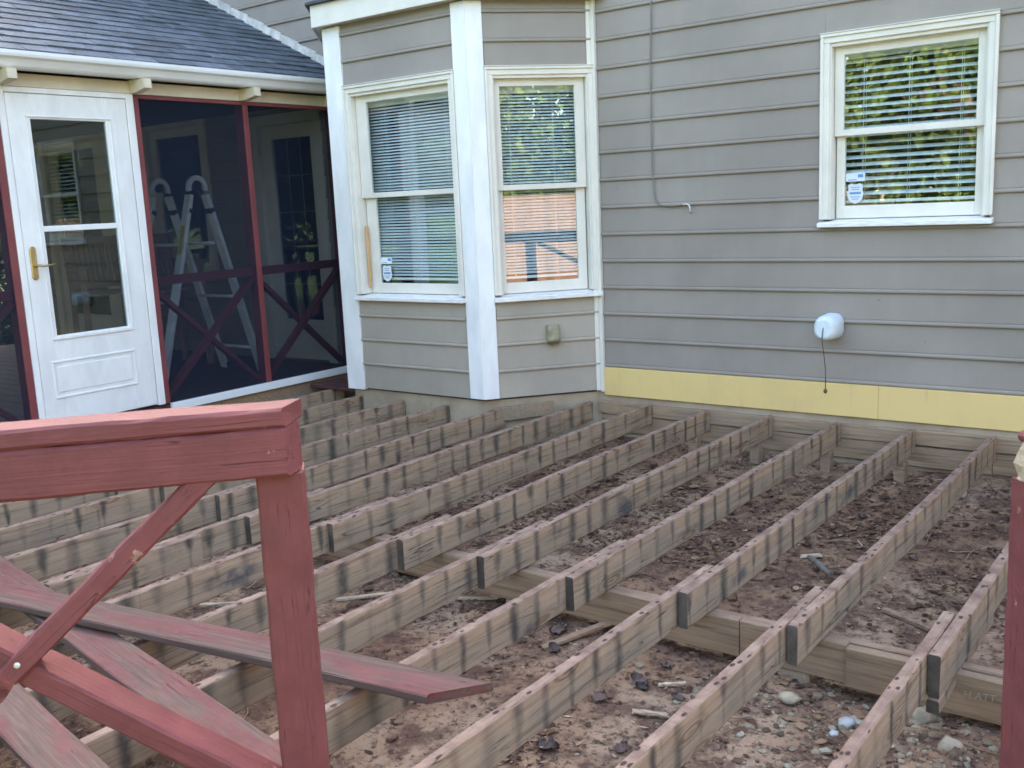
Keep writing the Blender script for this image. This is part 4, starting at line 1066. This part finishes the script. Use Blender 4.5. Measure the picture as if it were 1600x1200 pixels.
# named odds and ends
def one(name, label, cat, mesh_o): tag(mesh_o, label, cat); return mesh_o
def stone(x, y, s, seed, mat, label, flat=.7):
    v, f = rock_mesh(s, seed, 2, flat); o = raw_mesh('stone', v, f, mat, smooth=True); o.location = (x, y, gz(x, y) + s * .3); tag(o, label, 'stone')
stone(1.075, -2.955, .028, 5, 'quartz', 'rounded white stone beside the near joist in the gravel')
stone(1.062, -3.04, .017, 8, 'quartz', 'small white stone just below the rounded white stone')
stone(1.40, -2.98, .045, 3, 'rock', 'tan stone at the bottom right beside the red post', .6)
stone(1.27, -2.80, .050, 4, 'rock', 'tan stone under the chipped joist end at the beam')
stone(.86, -2.90, .04, 9, 'rock', 'dull grey-tan stone in the gravel left of the white stone')
stone(.80, -.33, .05, 12, 'rock', 'pale stone on the dirt near the ledger at the right')
def stick(label, p0, p1, w, h, mat, seed):
    a, b = Vector((p0[0], p0[1], gz(*p0) + .012 + (p0[2] if len(p0) > 2 else 0))), Vector((p1[0], p1[1], gz(*p1[:2]) + .014 + (p1[2] if len(p1) > 2 else 0)))
    mb = MB(); mb.lumber(a, b, w, h, n=7, ch=.002, jit=.0018, bow=.01, seed=seed, tip=.006); o = mb.build('wood_scrap', mat, base=tuple(a)); tag(o, label, 'wood scrap')
def gz2(*a): return gz(a[0], a[1])
_gz = gz
def gz(x, y, *r): return _gz(x, y)
stick('pale wood strip lying half under the middle joists', (-1.24, -3.05), (-.98, -2.83), .020, .012, 'palewood', 61)
stick('pale wood strip lying at the foot of the beam', (-.77, -2.75), (-.50, -2.60), .020, .012, 'palewood', 62)
stick('long pale wood strip in the gap behind the red post', (-1.75, -3.42), (-1.40, -3.15), .020, .012, 'palewood', 63)
stick('flat wood scrap leaning against a near joist', (-.14, -2.96), (.05, -2.70, .03), .035, .014, 'lumber', 64)
stick('weathered wood scrap on the dirt right of the dark grey stick', (.88, -1.92), (1.10, -2.03), .028, .016, 'chip', 65)
stick('thin split of pale wood beside dark leaves', (.42, -3.03), (.50, -2.98), .016, .010, 'palewood', 66)
stick('short orange-tan chip of wood on the bare dirt', (.36, -1.50), (.45, -1.46), .035, .008, 'palewood', 67)
stick('splinter of pale wood near the bottom centre joist', (.44, -3.25), (.56, -3.22), .02, .010, 'palewood', 68)
m = MB(); a = Vector((.42, -1.55, gz(.42, -1.55) + .03)); b = Vector((.60, -1.76, gz(.6, -1.76) + .045)); m.tube([a, a.lerp(b, .35) + Vector((.004, 0, .004)), a.lerp(b, .7) + Vector((-.003, 0, .003)), b], [.012, .014, .0135, .012], 9)
tag(m.build('stick', 'pipe', base=tuple(a)), 'short dark grey stick propped on the dirt against a joist', 'stick')
m = MB(); m.loft([[Vector((-1.76 + .1 * math.cos(t) * q, -4.36 + .045 * math.sin(t) * q, .0 + dz)) for t in [R(60 * i + 20) for i in range(6)]] for q, dz in ((1, .03), (.9, .045))])
tag(m.build('plastic_scrap', 'stick_w', base=(-1.76, -4.36, .03)), 'scrap of white plastic lying under the crossed brace', 'plastic scrap')

# ------------------------------------------------------------------ behind the viewer: seen only in the window glass; some added to darken the porch
def crown_mesh(seed, n=11000, rx=2.6, rz=3.2):
    r = np.random.default_rng(seed); nc = 70
    d = r.normal(size=(nc, 3)); d /= np.linalg.norm(d, axis=1)[:, None]
    c = d * (r.uniform(.45, 1.0, nc) ** .6)[:, None] * np.array([rx, rx, rz])
    ci = r.integers(0, nc, n); p = c[ci] + r.normal(size=(n, 3)) * r.uniform(.22, .5, nc)[ci][:, None]
    s = r.uniform(.07, .15, n); a = r.normal(size=(n, 3)); a /= np.linalg.norm(a, axis=1)[:, None]
    b = np.cross(a, r.normal(size=(n, 3))); b /= np.linalg.norm(b, axis=1)[:, None]
    V = np.concatenate([p + a * s[:, None], p + b * s[:, None] * .6, p - a * s[:, None], p - b * s[:, None] * .6]).reshape(4, n, 3).transpose(1, 0, 2).reshape(-1, 3)
    Fq = [(4 * i, 4 * i + 1, 4 * i + 2, 4 * i + 3) for i in range(n)]
    me = bpy.data.meshes.new('crown'); me.from_pydata(V.tolist(), [], Fq); me.materials.append(M['leaf']); return me
crowns = [crown_mesh(1), crown_mesh(2), crown_mesh(3, 9000, 2.2, 4.2)]
mb = MB(); mb.tube([(0, 0, 0), (.05, .03, 1.5), (-.04, .02, 3.5), (.03, -.05, 6.0)], [.24, .19, .15, .06], 10)
for a in range(5): mb.tube([(0, 0, 2.6 + a * .4), (math.cos(a * 1.3) * .9, math.sin(a * 1.3) * .9, 3.6 + a * .45), (math.cos(a * 1.3) * 1.7, math.sin(a * 1.3) * 1.7, 4.3 + a * .45)], [.09, .06, .025], 6)
o = mb.build('trunk', 'bark'); trunk_me = o.data; bpy.data.objects.remove(o)
tl = ['big leafy tree straight across the yard from the square window', 'leafy tree to the left of the biggest tree across the yard', 'leafy tree behind the fence on the right of the yard',
      'low round tree near the fence corner', 'tall narrow tree in the far left of the yard', 'pale leafy tree beside the neighbouring house', 'broad tree at the back of the yard', 'bushy tree on the left beyond the porch', 'tall tree over the fence at the far right', 'leafy tree just beyond the fence mirrored in the bay window', 'dark tree at the far left behind the porch', 'round tree between the two tallest trees',
      'added dense tree blocking sky light at the west side of the porch', 'added dense tree blocking sky light at the front corner of the porch', 'added dense tree behind the pair next to the porch, blocking sky light']  # last three trees added to cut the sky light entering the porch
tp = [(-3.5, -19, 1.2, 0), (-9, -21, 1.15, 1), (15, -9, 1.1, 0), (12.5, -17, .9, 1), (-15, -22, 1.2, 2), (4, -24, 1.15, 2), (-5, -30, 1.7, 0), (-15, -11, 1.0, 1), (19, -16, 1.5, 2), (14.5, -3.5, 1.05, 1), (-22, -16, 1.4, 0), (-.5, -26, 1.35, 1), (-13.6, -1.5, 1.1, 1), (-14.2, -6.2, 1.15, 0), (-17, -3.8, 1.4, 2)]
for i, (x, y, s, k) in enumerate(tp):
    t = thing('tree', tl[i], 'tree', (x, y, -.56), 'trees around the yard')
    a = bpy.data.objects.new('trunk', trunk_me); COL.objects.link(a); a.parent = t; a.scale = (s, s, s)
    a = bpy.data.objects.new('crown', crowns[k]); COL.objects.link(a); a.parent = t; a.location = (0, 0, 4.3 * s); a.scale = (s, s, s); a.rotation_euler = (0, 0, i * 1.7)
# low shrubs in front of the trees; last three added to hide bright lawn
sl = ['shrub below the big tree across the yard', 'shrub left of the tree row', 'shrub at the fence end', 'shrub in the middle of the far yard', 'shrub by the porch corner of the yard', 'dense shrub added just outside the west porch screen to hide bright lawn', 'second dense shrub added outside the west porch screen to hide bright lawn', 'shrub added beside the back west porch corner to hide bright lawn']
for i, (x, y, s) in enumerate(((-2, -15.5, .42), (-7, -16, .45), (8.2, -15.5, .4), (2, -17, .45), (-11, -12.5, .4), (-11.4, -1.2, .55), (-11.6, .9, .55), (-11.8, 2.8, .55))):
    t = thing('shrub', sl[i], 'shrub', (x, y, -.56), 'shrubs around the yard')
    a = bpy.data.objects.new('crown', crowns[i % 2]); COL.objects.link(a); a.parent = t; a.location = (0, 0, 1.0); a.scale = (s, s, s * .6)
fence = thing('board_fence', 'orange-brown board fence along the right of the yard, mirrored in the bay window', 'fence', (9.2, -7, -.56))
fm = MB(); fm.box(9.19, 9.21, -.068, .068, -.55, 1.55, .003); fo = fm.build('fence_board', 'fence', fence, base=(9.2, 0, -.56)); fme = fo.data; bpy.data.objects.remove(fo)
y = -14.0
while y < 2.5:
    o = bpy.data.objects.new('fence_board', fme); COL.objects.link(o); o.parent = fence; o.location = (random.uniform(-.004, .004), y + 7, random.uniform(-.01, .01)); y += .143
for z in (-.2, .5, 1.2): MB().box(9.212, 9.25, -14.1, 2.5, z, z + .09).build('fence_rail', 'fence', fence)
nh = thing('neighbour_house', 'tan house with a low gable across the yard, mirrored in the square window', 'house', (-6, -26, -.56))
MB().box(-9.5, -3.0, -30, -26.5, -.56, 2.6).build('wall', 'raw', nh)
m = MB(); m.loft([[Vector((x, y, z)) for x, z in ((-9.9, 2.55), (-2.6, 2.55), (-6.25, 4.9))] for y in (-30.2, -26.2)]); m.build('roof', 'fence', nh)
